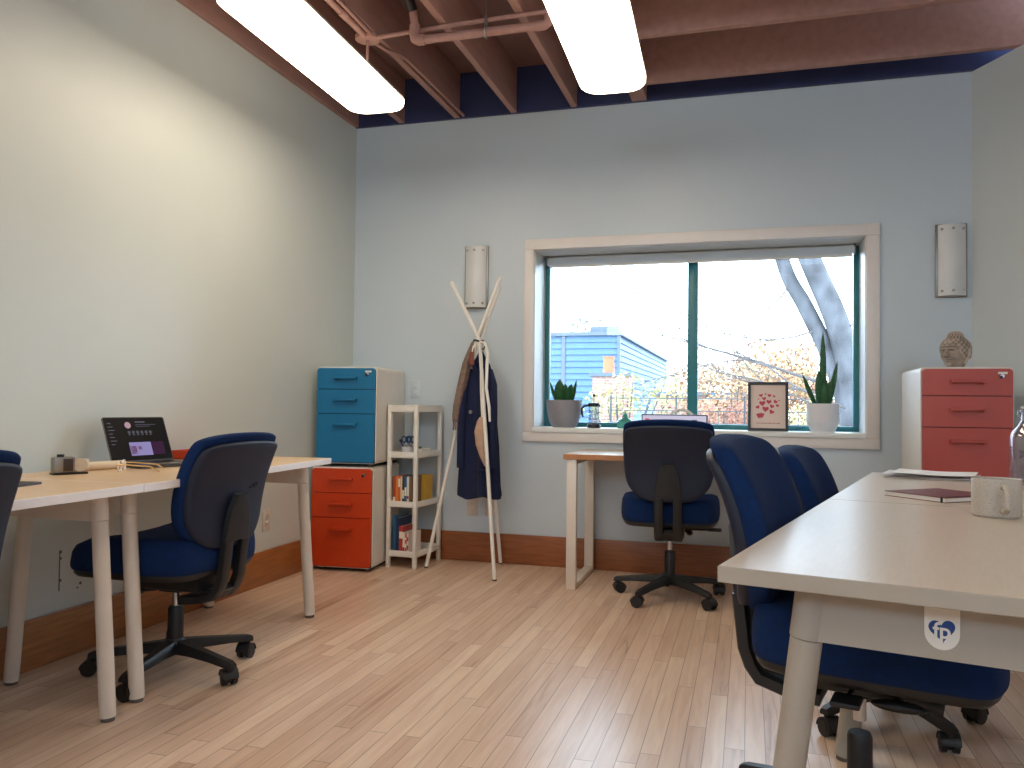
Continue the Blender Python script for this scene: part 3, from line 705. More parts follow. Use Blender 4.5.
t = thing('letter_tray', 'low white tray behind the clear cup on the upper tier', 'tray', on_shelf(0.115, 0.19, 0.686), -5)
b = MB(); b.box((-0.06, -0.055, 0), (0.06, 0.055, 0.005), 0.001)
for lo, hi in (((-0.06, -0.055, 0), (-0.056, 0.055, 0.035)), ((0.056, -0.055, 0), (0.06, 0.055, 0.035)), ((-0.06, -0.055, 0), (0.06, -0.051, 0.035)), ((-0.06, 0.051, 0), (0.06, 0.055, 0.035))): b.box(lo, hi, 0.001)
b.build('tray_shell', M['white'], t)
t = thing('plant_sprig', 'tiny green item sticking up from the white tray', 'plant', on_shelf(0.12, 0.19, 0.691), 0)
M['leaf'] = pm('succulent_leaf', rgb(40, 92, 44), 0.4, var=0.25, scale=18)
b = MB()
for k in range(6):
    a = k*1.05; b.sph((0.008*math.cos(a), 0.008*math.sin(a), 0.025), 0.02, 8, (0.25, 0.25, 1.0), Matrix.Rotation(0.5, 3, Vector((-math.sin(a), math.cos(a), 0))))
b.build('leaf', M['leaf'], t)

# ------------------------------------------------------------------ coat rack (three bent rods)
t = thing('coat_rack', 'white three-legged coat rack with bent rods', 'coat rack', (0, 0, 0))
J = Vector((0.985, -0.285, 1.385))
feet = [Vector((0.672, -0.305, 0)), Vector((1.178, -0.520, 0)), Vector((1.068, -0.045, 0))]
tops = [Vector((1.13, -0.33, 1.75)), Vector((0.815, -0.30, 1.74)), Vector((1.105, -0.26, 1.71))]
jo = [Vector((-0.012, -0.006, 0)), Vector((0.012, -0.012, 0)), Vector((0.010, 0.012, 0))]
for f_, tp, q in zip(feet, tops, jo):
    kn = J + q
    pts = [f_ + Vector((0, 0, 0.006)), f_.lerp(kn, 0.5), f_.lerp(kn, 0.93), kn + (tp-kn)*0.04, kn + (tp-kn)*0.14, kn.lerp(tp, 0.5), tp]
    b = MB(); b.tube(pts, 0.0115, 12); rod = b.build('rod', M['white'], t)
    b = MB(); b.cyl(f_, f_ + Vector((0, 0, 0.01)), 0.0125, n=12); b.build('foot', M['foot'], rod)
    b = MB(); b.sph(tp, 0.0118, 12); b.build('end_cap', M['white'], rod)
b = MB(); b.tube([J + Vector((0.028*math.cos(a), 0.028*math.sin(a), 0.004*math.sin(2*a))) for a in [2*PI*i/20 for i in range(21)]], 0.006, 8); b.build('joint_ring', M['blackplastic'], t)
for dx, dy in ((0.03, -0.015), (-0.03, 0.0), (0.0, 0.03)):
    b = MB(); b.tube([J + Vector((dx*.7, dy*.7, -0.05)), J + Vector((dx*1.4, dy*1.4-.0, -0.052)), J + Vector((dx*1.6, dy*1.6, -0.035))], 0.004, 6); b.build('hook', M['blackplastic'], t)
# navy jacket: lofted with folds
M['jacket'] = pm('navy_jacket_cloth', rgb(3, 19, 58), 0.85, var=0.2, scale=30, bump=0.15, bscale=300)
jk = thing('jacket', 'navy blue jacket hanging on the coat rack', 'jacket', (0.995, -0.265, 0))
b = MB(); rings = []
prof = [(1.325, -0.0, 0.012, 0.012), (1.29, 0.0, 0.028, 0.022), (1.24, 0.0, 0.060, 0.034), (1.17, -0.002, 0.080, 0.045), (1.05, -0.002, 0.092, 0.060), (0.90, -0.004, 0.106, 0.070), (0.75, -0.004, 0.118, 0.078), (0.60, -0.004, 0.126, 0.084), (0.50, -0.002, 0.132, 0.088), (0.445, 0.0, 0.134, 0.090)]
def jr(z, cx, rx, ry):
    r = []
    for i in range(56):
        a = 2*PI*i/56; fo = 1 + 0.07*math.sin(5*a+z*3)*min(1, (1.3-z)*2) + 0.04*math.sin(11*a - z*5)*min(1, (1.3-z)*2)
        x_, y_ = rx*fo*math.cos(a), ry*fo*math.sin(a)
        zz = z + (0.014*math.sin(4*a) if z < 0.46 else 0)
        r.append(Vector((cx + x_, y_, zz)))
    return r
for pr in prof: rings.append(jr(*pr))
b.loft(rings, True, True); b.build('jacket_body', M['jacket'], jk, 70)
for sg, nm in ((-1, 0), (1, 1)):
    b = MB(); pts = [(sg*0.055, -0.01, 1.215), (sg*0.088, -0.03, 1.12), (sg*0.096, -0.045, 0.98), (sg*0.100, -0.05, 0.82), (sg*0.098, -0.055, 0.68), (sg*0.098, -0.058, 0.62)]
    rr = []
    for i, p in enumerate(pts):
        rr.append([Vector(p) + Vector(((0.020+0.005*(i > 0)) * math.cos(a)*(1+0.08*math.sin(3*a+i)), (0.030+0.006*(i > 1))*math.sin(a), 0)) for a in [2*PI*k/20 for k in range(20)]])
    b.loft(rr); b.build('sleeve', M['jacket'], jk, 70)
b = MB(); b.tube([(-0.05, -0.038, 1.26), (-0.02, -0.052, 1.215), (0.015, -0.050, 1.17)], 0.013, 8); b.tube([(0.045, -0.036, 1.26), (0.03, -0.05, 1.215), (0.018, -0.050, 1.17)], 0.013, 8); b.build('collar', M['jacket'], jk)
b = MB(); b.tube([(0.016, -0.052, 1.17), (0.02, -0.068, 1.05), (0.022, -0.078, 0.85), (0.020, -0.086, 0.65), (0.018, -0.093, 0.46)], 0.005, 6); b.build('front_placket', M['dark'], jk)
b = MB(); b.cyl((-0.035, -0.082, 0.955), (-0.035, -0.070, 0.955), 0.011, n=14); b.build('button', M['steel'], jk)
b = MB(); b.box((0.015, -0.100, 0.60), (0.075, -0.082, 0.615), 0.003); b.build('pocket_flap', M['jacket'], jk)
# brown coat behind on the left
M['taupe'] = pm('taupe_knit', rgb(122, 102, 92), 0.9, var=0.25, scale=40, bump=0.3, bscale=250)
sf = thing('scarf', 'long brown patterned scarf hanging left of the navy jacket', 'scarf', (0, 0, 0))
b = MB(); rings = []
for z, cx, cy, rx, ry in ((1.375, 0.955, -0.29, 0.012, 0.012), (1.33, 0.945, -0.30, 0.020, 0.022), (1.25, 0.922, -0.31, 0.026, 0.028), (1.12, 0.896, -0.32, 0.027, 0.030), (1.00, 0.874, -0.325, 0.027, 0.028), (0.94, 0.866, -0.325, 0.025, 0.026), (0.90, 0.863, -0.325, 0.022, 0.022)):
    rings.append([Vector((cx + rx*(1+.15*math.sin(4*a+z*6))*math.cos(a), cy + ry*(1+.15*math.sin(5*a))*math.sin(a), z + 0.008*math.sin(3*a))) for a in [2*PI*k/28 for k in range(28)]])
b.loft(rings); b.build('scarf_cloth', M['taupe'], sf, 70)
b = MB()
for k in range(12):
    a = k*0.52; p = Vector((0.866+0.022*math.cos(a), -0.325+0.018*math.sin(a), 0.90)); b.tube([p, p+Vector((0.001, 0, -0.03)), p+Vector((-0.002, 0.001, -0.055))], 0.0025, 5)
b.build('fringe', M['taupe'], sf)
# pink-tan pouch with a white strap
M['tan'] = pm('pink_tan_canvas', rgb(186, 154, 134), 0.85, var=0.12, scale=25, bump=0.2)
pc = thing('drawstring_pouch', 'pinkish tan pouch on a white strap in front of the navy jacket', 'pouch', (0, 0, 0))
b = MB(); rings = []
for z, cx, rx, ry in ((0.925, 1.040, 0.014, 0.010), (0.90, 1.036, 0.026, 0.014), (0.84, 1.030, 0.036, 0.017), (0.76, 1.036, 0.034, 0.017), (0.69, 1.052, 0.022, 0.013), (0.635, 1.066, 0.007, 0.007)):
    rings.append([Vector((cx + rx*(1+.12*math.sin(5*a+z*9))*math.cos(a), -0.366 + ry*math.sin(a), z)) for a in [2*PI*k/24 for k in range(24)]])
b.loft(rings); b.build('pouch_body', M['tan'], pc, 70)
b = MB(); b.tube([(1.000, -0.320, 1.36), (1.020, -0.345, 1.22), (1.030, -0.365, 1.08), (1.040, -0.366, 0.92)], 0.005, 8); b.build('strap', M['white'], pc)
ls = thing('leather_key_fob', 'small reddish leather tag hanging just below the rack joint', 'fob', (0, 0, 0))
b = MB(); b.box((0.955, -0.362, 1.235), (0.985, -0.354, 1.315), 0.003); b.build('leather_tag', pm('red_brown_leather', rgb(122, 66, 54), 0.6), ls)
b = MB(); b.tube([(0.970, -0.357, 1.312), (0.972, -0.345, 1.345), (0.978, -0.325, 1.365)], 0.004, 6); b.build('loop', M['white'], ls)
sp = thing('shoulder_strap', 'white strap looped over the rack joint, hanging by the navy jacket', 'strap', (0, 0, 0))
b = MB(); pts = [(1.000, -0.315, 1.38), (1.03, -0.30, 1.37), (1.05, -0.30, 1.31), (1.052, -0.32, 1.24), (1.062, -0.36, 1.10), (1.095, -0.40, 0.98), (1.100, -0.40, 0.90)]
b.tube(pts, [0.006, 0.008, 0.010, 0.010, 0.009, 0.009, 0.006], 8); b.build('webbing', M['white'], sp)

# ------------------------------------------------------------------ laptop and things on the left desks
lp = thing('laptop', 'open dark laptop on the left desk showing a dark web page', 'laptop', (0.170, -2.160, ZL), -15)
lp.scale = (0.92, 0.92, 0.965)
M['spacegrey'] = pm('space_grey_aluminium', rgb(84, 86, 92), 0.35, 0.7, var=0.03)
b = MB(); b.prism(rrect(0.212, 0.304, 0.012), lambda u, v, w: Vector((u+0.106, v, w+0.002)), 0.012); ba = b.build('keyboard_base', M['spacegrey'], lp)
b = MB(); b.box((0.025, -0.135, 0.0135), (0.115, 0.135, 0.0146)); b.build('keyboard', M['black'], ba, smooth=False)
b = MB(); b.box((0.128, -0.055, 0.0138), (0.198, 0.055, 0.0144)); b.build('trackpad', M['steel'], ba, smooth=False)
th = math.radians(25)
def scr(u, v, w): # u along width(-y side first), v up the screen, w out of screen
    return Vector((0.004 - v*math.sin(th) + w*math.cos(th), u, 0.016 + v*math.cos(th) + w*math.sin(th)))
b = MB(); b.prism([(u, v+0.1) for u, v in rrect(0.304, 0.205, 0.010)], lambda u, v, w: scr(u, v, w), 0.005); lid = b.build('screen_lid', M['spacegrey'], lp)
b = MB(); b.prism([(u, v+0.101) for u, v in rrect(0.298, 0.196, 0.008)], lambda u, v, w: scr(u, v, 0.005+w), 0.0006); b.build('display', M['screenblack'], lid)
def ui(name, rects, col, st):
    b = MB()
    for u0, v0, u1, v1 in rects: b.quad([scr(u0, v0, 0.0062), scr(u1, v0, 0.0062), scr(u1, v1, 0.0062), scr(u0, v1, 0.0062)])
    o = b.build(name, emit(name + '_glow', col, st), lid, smooth=False); return o
ui('page_heading', [(0.0, 0.176, 0.05, 0.181)], rgb(120, 118, 130), 0.25)
ui('page_menu', [(-0.135, 0.172-0.016*i, -0.135+0.018+0.006*(i % 3), 0.175-0.016*i) for i in range(7)], rgb(120, 118, 130), 0.25)
ui('page_paragraph', [(0.0, 0.165, 0.10, 0.168), (0.0, 0.157, 0.07, 0.160)], rgb(110, 108, 120), 0.2)
ui('highlight_caption', [(-0.045+0.021*i, 0.118, -0.033+0.021*i, 0.122) for i in range(6)], rgb(120, 118, 130), 0.2)
ui('page_banner', [(-0.052, 0.024, 0.055, 0.085)], rgb(150, 140, 190), 0.34)
ui('page_photo', [(0.058, 0.026, 0.118, 0.085)], rgb(74, 46, 74), 0.25)
ui('page_photo', [(-0.050, 0.030, -0.02, 0.068), (-0.012, 0.05, 0.006, 0.066)], rgb(120, 62, 92), 0.25)
b = MB()
def disc(b, u, v, r): b.bm.faces.new([b.bm.verts.new(scr(u + r*math.cos(a), v + r*math.sin(a), 0.0064)) for a in [2*PI*k/20 for k in range(20)]])
disc(b, -0.038, 0.164, 0.015); b.build('profile_icon', emit('icon_glow', rgb(196, 160, 172), 0.3), lid, smooth=False)
b = MB()
for i in range(6): disc(b, -0.039+0.021*i, 0.131, 0.0075)
b.build('highlight_icon', emit('icon_grey_glow', rgb(110, 106, 116), 0.22), lid, smooth=False)
t = thing('paper_tray', 'orange tray against the wall behind the laptop', 'tray', (0.045, -1.845, ZL), 0)
b = MB(); o_ = M['orange']; b.box((0, 0, 0), (0.20, 0.26, 0.005)); b.box((0, 0, 0), (0.005, 0.26, 0.040)); b.box((0.195, 0, 0), (0.20, 0.26, 0.028)); b.box((0, 0, 0), (0.20, 0.005, 0.040)); b.box((0, 0.255, 0), (0.20, 0.26, 0.040)); b.build('tray_shell', o_, t)
# tape dispenser, with a chrome front, black panel and knob
t = thing('tape_dispenser', 'small silver and black tape dispenser on the left desk', 'tape dispenser', (0.245, -2.618, ZL), 62)
b = MB(); b.box((-0.052, -0.026, 0.0), (0.060, 0.026, 0.007), 0.002); b.build('base_plate', M['black'], t)
b = MB(); b.box((-0.050, -0.024, 0.007), (0.018, 0.024, 0.062), 0.006); b.build('body', M['steel'], t)
b = MB(); b.box((-0.022, -0.026, 0.012), (0.010, -0.0235, 0.056), 0.002); b.build('side_panel', pm('dark_brown_panel', rgb(58, 44, 38), 0.4), t)
b = MB(); b.cyl((-0.024, 0, 0.06), (-0.024, 0, 0.071), 0.012, n=16); b.build('knob', M['black'], t)
b = MB(); b.cyl((0.036, -0.020, 0.032), (0.036, 0.020, 0.032), 0.024, n=24); b.build('tape_roll', pm('beige_tape', rgb(196, 180, 158), 0.5), t)
b = MB(); b.box((0.052, -0.018, 0.020), (0.066, 0.018, 0.052), 0.002); b.build('cutter', M['white'], t)
t = thing('paper_roll', 'pale rolled paper lying between the tape dispenser and laptop', 'paper roll', (0, 0, ZL))
b = MB(); rings = []
for q in (0, 1):
    p = Vector((0.190, -2.520, 0.017)).lerp(Vector((0.235, -2.345, 0.017)), q)
    rings.append([p + Vector((0.0155*math.cos(a)*0.97, -0.0155*math.cos(a)*0.24, 0.0155*math.sin(a))) for a in [2*PI*k/20 for k in range(20)]])
b.loft(rings); b.build('paper_sheet', pm('beige_paper', rgb(214, 196, 170), 0.6), t)
# eyeglasses with gold temples
t = thing('eyeglasses', 'clear framed eyeglasses with thin gold arms lying on the left desk', 'eyeglasses', (0.335, -2.46, ZL), 30)
M['gold'] = pm('gold_metal', rgb(206, 172, 120), 0.3, 0.9)
M['clearframe'] = pm('pale_acetate', rgb(222, 212, 200), 0.25)
for sg in (-1, 1):
    b = MB(); b.tube([(0.0, sg*0.033 + 0.026*math.cos(a), 0.022 + 0.019*math.sin(a)) for a in [2*PI*k/20 for k in range(21)]], 0.0028, 8); b.build('rim', M['clearframe'], t)
    b = MB(); b.tube([(-0.002, sg*0.062, 0.030), (0.03, sg*0.064, 0.029), (0.11, sg*0.060, 0.022), (0.14, sg*0.058, 0.004)], 0.0024, 8); b.build('temple_arm', M['gold'], t)
b = MB(); b.tube([(0, -0.008, 0.026), (-0.003, 0, 0.029), (0, 0.008, 0.026)], 0.002, 6); b.build('bridge', M['gold'], t)
t = thing('tablet', 'thin grey tablet lying near the left edge of the photo', 'tablet', (0.38, -3.045, ZL), 8)
b = MB(); b.prism(rrect(0.17, 0.24, 0.012), lambda u, v, w: Vector((u, v, w)), 0.007); b.build('tablet_case', M['spacegrey'], t)
b = MB(); b.prism(rrect(0.155, 0.222, 0.006), lambda u, v, w: Vector((u, v, 0.0068+w)), 0.0006); b.build('display', M['screenblack'], t)

# ------------------------------------------------------------------ small desk: monitor and headphones
t = thing('monitor', 'monitor with a white web page behind the back of the window desk chair', 'monitor', (2.157, -0.30, 0.735), -4)
b = MB(); b.box((-0.185, -0.008, 0.010), (0.185, 0.008, 0.222), 0.004); hs = b.build('screen_housing', M['black'], t)
b = MB(); b.quad([(-0.178, -0.0085, 0.018), (0.178, -0.0085, 0.018), (0.178, -0.0085, 0.215), (-0.178, -0.0085, 0.215)]); b.build('display', emit('white_page_glow', rgb(205, 200, 222), 0.36), hs, smooth=False)
b = MB(); b.quad([(-0.162, -0.009, 0.189), (-0.140, -0.009, 0.189), (-0.140, -0.009, 0.197), (-0.162, -0.009, 0.197)]); b.build('red_icon', emit('red_icon_glow', rgb(200, 80, 80), 0.4), hs, smooth=False)
b = MB(); b.quad([(0.095, -0.009, 0.184), (0.128, -0.009, 0.184), (0.128, -0.009, 0.192), (0.095, -0.009, 0.192)]); b.build('page_button', emit('dark_button_glow', rgb(40, 40, 60), 0.5), hs, smooth=False)
b = MB(); b.box((-0.02, 0.006, 0.008), (0.02, 0.02, 0.12), 0.004); b.box((-0.10, -0.06, 0.0), (0.10, 0.08, 0.010), 0.004); b.build('stand', M['black'], t)
t = thing('headphones', 'white headphones on the sill, only the headband arch showing', 'headphones', (2.165, 0.10, WZ0), 0)
b = MB(); b.tube([(0.078*math.cos(a), 0, 0.045 + 0.075*math.sin(a)) for a in [PI*k/20 for k in range(21)]], 0.009, 10); b.build('headband', M['white'], t)
for sg in (-1, 1):
    b = MB(); b.cyl((sg*0.062, 0, 0.035), (sg*0.088, 0, 0.035), 0.034, n=24); b.build('ear_cup', M['white'], t)

# ------------------------------------------------------------------ things on the sill
def blade_leaf(b, base, tip, width, bend, tw=0.0, n=9):
    base = Vector(base); tip = Vector(tip); ax = tip-base; L_ = ax.length
    side = ax.cross(Vector((math.sin(tw), -math.cos(tw), 0.1))).normalized(); nn = side.cross(ax).normalized()
    rings = []
    for i in range(n):
        k = i/(n-1); w = width*(0.62 + 0.9*k - 0.35*k*k) * (1 - k**3.2) + 0.0008
        p = base + ax*k + nn*bend*math.sin(PI*k*0.5)*k
        rings.append([p + side*w*0.5, p + nn*w*0.16 + side*w*.22, p + nn*w*0.10, p + nn*w*0.16 - side*w*.22, p - side*w*0.5, p - nn*w*0.07])
    b.loft(rings)
M['snake'] = pm('snake_plant_leaf', rgb(34, 88, 46), 0.4, var=0.35, scale=30, stretch=(1, 1, 2.5))
M['soil'] = pm('soil', rgb(48, 36, 28), 0.95, bump=0.5, bscale=80)
M['concrete'] = pm('grey_glazed_pot', rgb(142, 142, 150), 0.55, var=0.06)
t = thing('potted_plant', 'short-leaved green plant in a wide grey pot at the left of the sill', 'potted plant', (1.436, 0.09, WZ0))
b = MB(); b.lathe([(0.0, 0.0), (0.070, 0.0), (0.088, 0.02), (0.104, 0.07), (0.111, 0.13), (0.113, 0.172), (0.107, 0.172), (0.104, 0.13), (0.10, 0.12), (0.0, 0.12)], n=40); pot = b.build('pot', M['concrete'], t)
b = MB(); b.cyl((0, 0, 0.115), (0, 0, 0.158), 0.105, n=32); b.build('soil', M['soil'], pot)
for bs, tp, wd, bd, tw in (((-0.03, -0.01, 0.15), (-0.022, -0.03, 0.305), 0.075, 0.01, 0.1), ((0.0, 0.0, 0.15), (0.012, -0.02, 0.275), 0.060, -0.01, 0.4), ((0.03, -0.01, 0.15), (0.060, -0.03, 0.275), 0.070, 0.012, -0.3), ((0.045, 0.01, 0.15), (0.088, -0.01, 0.30), 0.032, 0.01, -0.5), ((-0.05, 0.0, 0.15), (-0.095, 0.0, 0.29), 0.024, 0.0, 0.6), ((0.01, 0.03, 0.15), (0.03, 0.05, 0.27), 0.045, 0.0, 0.0)):
    b = MB(); blade_leaf(b, bs, tp, wd, bd, tw); b.build('leaf', M['snake'], t, 80)
M['whiteglaze'] = pm('white_glazed_pot', rgb(222, 224, 230), 0.4, var=0.02)
t = thing('potted_plant', 'tall snake plant in a white ribbed pot at the right of the sill', 'potted plant', (2.972, 0.085, WZ0))
prof = [(0.0, 0.0), (0.066, 0.0), (0.068, 0.006)] + [(0.068 + 0.004*k + (0.0022 if k % 2 else -0.0005), 0.010 + 0.009*k) for k in range(7)] + [(0.089, 0.14), (0.0915, 0.165), (0.0865, 0.165), (0.083, 0.13), (0.0, 0.13)]
b = MB(); b.lathe(prof, n=40); pot = b.build('pot', M['whiteglaze'], t)
b = MB(); b.cyl((0, 0, 0.12), (0, 0, 0.15), 0.083, n=32); b.build('soil', M['soil'], pot)
for bs, tp, wd, bd, tw in (((0.0, 0.01, 0.14), (0.0, 0.0, 0.585), 0.042, 0.0, 0.0), ((-0.015, -0.02, 0.14), (-0.028, -0.03, 0.36), 0.054, 0.006, 0.2), ((0.022, -0.015, 0.14), (0.036, -0.03, 0.30), 0.054, 0.006, -0.2), ((0.03, 0.01, 0.14), (0.082, 0.0, 0.41), 0.036, 0.01, -0.4), ((-0.035, 0.0, 0.14), (-0.118, -0.01, 0.335), 0.034, 0.01, 0.4), ((0.0, 0.03, 0.14), (0.02, 0.05, 0.33), 0.045, 0.0, 0.1), ((0.004, -0.035, 0.14), (0.006, -0.045, 0.29), 0.045, 0.0, 0.0)):
    b = MB(); blade_leaf(b, bs, tp, wd, bd, tw); b.build('leaf', M['snake'], t, 80)
t = thing('french_press', 'small glass french press with a black handle on the sill', 'french press', (1.628, 0.085, WZ0), 0)
M['pressglass'] = clear_glass('press_glass', (0.86, 0.90, 0.93, 1), 0.12)
b = MB(); b.lathe([(0.0, 0.004), (0.036, 0.004), (0.038, 0.010), (0.038, 0.135), (0.036, 0.135), (0.0355, 0.012), (0.0, 0.009)]); b.build('glass_beaker', M['pressglass'], t)
b = MB(); b.lathe([(0.0, 0.0), (0.043, 0.0), (0.043, 0.014), (0.039, 0.020), (0.037, 0.020), (0.037, 0.006), (0.0, 0.006)]); b.build('base_ring', M['black'], t)
b = MB(); b.lathe([(0.0, 0.132), (0.042, 0.132), (0.042, 0.146), (0.034, 0.156), (0.0, 0.158)]); b.cyl((0, 0, 0.155), (0, 0, 0.195), 0.0025, n=8); b.sph((0, 0, 0.203), 0.010, 12); b.build('lid', M['black'], t)
b = MB(); b.cyl((0, 0, 0.03), (0, 0, 0.034), 0.034, n=20); b.build('plunger_filter', M['black'], t)
b = MB(); b.lathe([(0.0392, 0.055), (0.0405, 0.055), (0.0405, 0.060), (0.0392, 0.060)]); b.build('band', M['chrome'], t)
b = MB(); b.tube([(-0.036, -0.01, 0.138), (-0.06, -0.012, 0.136), (-0.074, -0.012, 0.120), (-0.074, -0.012, 0.09), (-0.066, -0.012, 0.066)], [0.007, 0.007, 0.0075, 0.0075, 0.005], 10); b.build('handle', M['black'], t)
t = thing('glass_jar', 'little teal jar with a round stopper on the sill', 'jar', (1.823, 0.10, WZ0))
M['tealglass'] = pm('teal_ceramic', rgb(84, 166, 158), 0.25, var=0.06)
b = MB(); b.lathe([(0.0, 0.0), (0.046, 0.0), (0.052, 0.012), (0.052, 0.04), (0.040, 0.056), (0.022, 0.062), (0.022, 0.068), (0.0, 0.068)]); b.build('jar_body', M['tealglass'], t)
b = MB(); b.sph((0, 0, 0.080), 0.016, 16); b.build('stopper', M['tealglass'], t)
# framed hearts print
t = thing('picture_frame', 'black framed print of pink hearts standing on the sill', 'picture', (2.668, 0.075, WZ0), -1)
tl = math.radians(8)
def fr(u, v, w): return Vector((u, v*math.sin(tl) - w*math.cos(tl), v*math.cos(tl) + w*math.sin(tl)*1.0))
FW, FH = 0.228, 0.292
b = MB()
for o in ([(-FW/2, 0), (FW/2, 0), (FW/2-.016, .016), (-FW/2+.016, .016)], [(-FW/2, FH), (-FW/2, 0), (-FW/2+.016, .016), (-FW/2+.016, FH-.016)], [(FW/2, 0), (FW/2, FH), (FW/2-.016, FH-.016), (FW/2-.016, .016)], [(FW/2, FH), (-FW/2, FH), (-FW/2+.016, FH-.016), (FW/2-.016, FH-.016)]):
    b.prism(o, lambda u, v, w: fr(u, v, w-0.004), 0.016)
b.build('frame', M['black'], t, smooth=False)
b = MB(); b.prism([(-FW/2+.012, .012), (FW/2-.012, .012), (FW/2-.012, FH-.012), (-FW/2+.012, FH-.012)], lambda u, v, w: fr(u, v, w), 0.004); b.build('print', pm('cream_print_paper', rgb(226, 206, 196), 0.6, var=0.01), t, smooth=False)
b = MB()
for u, v, s, r in ((-.040, .212, .011, .2), (-.014, .220, .006, .1), (.008, .212, .011, 0), (.034, .207, .008, -.3), (-.053, .190, .005, .2), (-.022, .193, .012, .1), (.005, .174, .015, -.1), (.042, .175, .012, -.6), (.062, .182, .005, -.2), (-.032, .165, .018, .1), (-.058, .142, .012, .5), (.022, .147, .013, -.4), (.053, .152, .010, -.2), (-.014, .131, .019, -.1), (.020, .114, .015, -.5), (-.044, .092, .012, .3), (-.032, .098, .012, -.3)):
    h_ = heart(24, s); b.bm.faces.new([b.bm.verts.new(fr(u + x*math.cos(r) - y*math.sin(r), v + x*math.sin(r) + y*math.cos(r), 0.0045)) for x, y in h_])
b.prism([(-.068, .100), (-.05, .106), (-.02, .101), (-.03, .080), (-.055, .076)], lambda u, v, w: fr(u, v, 0.0042+w), 0.0004)
b.build('heart_motif', pm('pink_ink', rgb(196, 70, 96), 0.6), t, smooth=False)
b = MB(); random.seed(3)
u = -0.066
while u < 0.066:
    wv = random.uniform(0.004, 0.009); hv = random.uniform(0.003, 0.0065); b.quad([fr(u, .044, .0045), fr(u+wv, .044, .0045), fr(u+wv, .044+hv, .0045), fr(u, .044+hv, .0045)]); u += wv + 0.0022
b.build('caption', pm('caption_ink', rgb(170, 96, 100), 0.6), t, smooth=False)
b = MB(); b.prism([(-0.02, 0.0), (0.02, 0.0), (0.015, 0.2), (-0.015, 0.2)], lambda u, v, w: Vector((u, 0.085 - v*0.30 + w, v)), 0.004); b.build('easel_back', M['black'], t)

# ------------------------------------------------------------------ stone head on the red cabinet
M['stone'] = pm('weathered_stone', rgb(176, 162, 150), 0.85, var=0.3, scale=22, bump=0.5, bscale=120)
ntS = M['stone'].node_tree; bS = ntS.nodes['Principled BSDF']; rS = [n for n in ntS.nodes if n.type == 'VALTORGB'][0]   # shade painted into the carved hollows so the features show
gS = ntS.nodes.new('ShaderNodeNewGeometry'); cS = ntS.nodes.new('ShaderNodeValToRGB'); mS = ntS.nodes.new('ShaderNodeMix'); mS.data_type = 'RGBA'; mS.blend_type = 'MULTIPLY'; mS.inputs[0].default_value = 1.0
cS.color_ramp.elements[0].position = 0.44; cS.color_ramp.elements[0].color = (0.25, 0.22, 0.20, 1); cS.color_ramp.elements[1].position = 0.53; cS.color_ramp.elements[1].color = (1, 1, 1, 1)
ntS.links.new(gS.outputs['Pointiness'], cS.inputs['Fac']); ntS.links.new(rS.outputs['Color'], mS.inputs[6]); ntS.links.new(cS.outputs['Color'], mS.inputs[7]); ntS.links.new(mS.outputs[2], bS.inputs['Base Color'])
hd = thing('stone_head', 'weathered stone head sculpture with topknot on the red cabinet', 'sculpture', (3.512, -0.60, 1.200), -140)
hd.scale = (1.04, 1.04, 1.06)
# local +X is where the face looks
def head_r(th_, z):
    """cross-section radius by angle from the face and height"""
    k = [(0.0, 0.034), (0.012, 0.040), (0.03, 0.052), (0.05, 0.060), (0.075, 0.065), (0.10, 0.064), (0.118, 0.056), (0.130, 0.044), (0.138, 0.033), (0.146, 0.031), (0.156, 0.027), (0.164, 0.018), (0.168, 0.004)]
    for (a, ra), (c, rc) in zip(k, k[1:]):
        if a <= z <= c:
            r = ra + (rc-ra)*(z-a)/(c-a); break
    else: r = 0.004
    d = math.atan2(math.sin(th_), math.cos(th_))
    def g_(a0, z0, sa, sz): return math.exp(-((d-a0)/sa)**2 - ((z-z0)/sz)**2)
    r *= 1.0 - 0.10*abs(math.sin(d))**2
    r += 0.0217*g_(0, 0.058, 0.13, 0.008) + 0.009*g_(0, 0.070, 0.10, 0.012)                # nose
    r -= 0.0101*(g_(0.36, 0.077, 0.20, 0.006) + g_(-0.36, 0.077, 0.20, 0.006))             # eye sockets
    r += 0.0054*(g_(0.36, 0.0745, 0.15, 0.003) + g_(-0.36, 0.0745, 0.15, 0.003))           # lids
    r += 0.0062*(g_(0.33, 0.088, 0.24, 0.004) + g_(-0.33, 0.088, 0.24, 0.004))              # brows
    r += 0.0085*g_(0, 0.041, 0.22, 0.003) + 0.0055*g_(0, 0.034, 0.18, 0.003) - 0.004*g_(0, 0.0375, 0.26, 0.0016)   # lips
    r += 0.0093*g_(0, 0.016, 0.28, 0.009)                                                   # chin
    r += 0.0047*(g_(0.7, 0.05, 0.25, 0.015) + g_(-0.7, 0.05, 0.25, 0.015))
    hair = z > 0.098 - 0.055*min(1, max(0, (abs(d)-0.75)/0.5))
    if hair and z < 0.166: r += 0.005 + 0.0032*math.sin(z*520)*math.sin(d*16 + (round(z*83) % 2)*PI)
    return r
b = MB(); rings = []
zs = [i*0.168/64 for i in range(65)]
for z in zs: rings.append([Vector((head_r(2*PI*i/96, z)*math.cos(2*PI*i/96) - 0.004, head_r(2*PI*i/96, z)*math.sin(2*PI*i/96), z)) for i in range(96)])
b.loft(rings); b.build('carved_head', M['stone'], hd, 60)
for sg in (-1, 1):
    b = MB(); b.tube([(-0.004, sg*0.056, 0.088), (-0.012, sg*0.061, 0.080), (-0.012, sg*0.062, 0.06), (-0.006, sg*0.058, 0.042), (-0.002, sg*0.052, 0.026), (0.001, sg*0.049, 0.018)], [0.006, 0.009, 0.008, 0.006, 0.007, 0.004], 8); b.build('ear', M['stone'], hd)

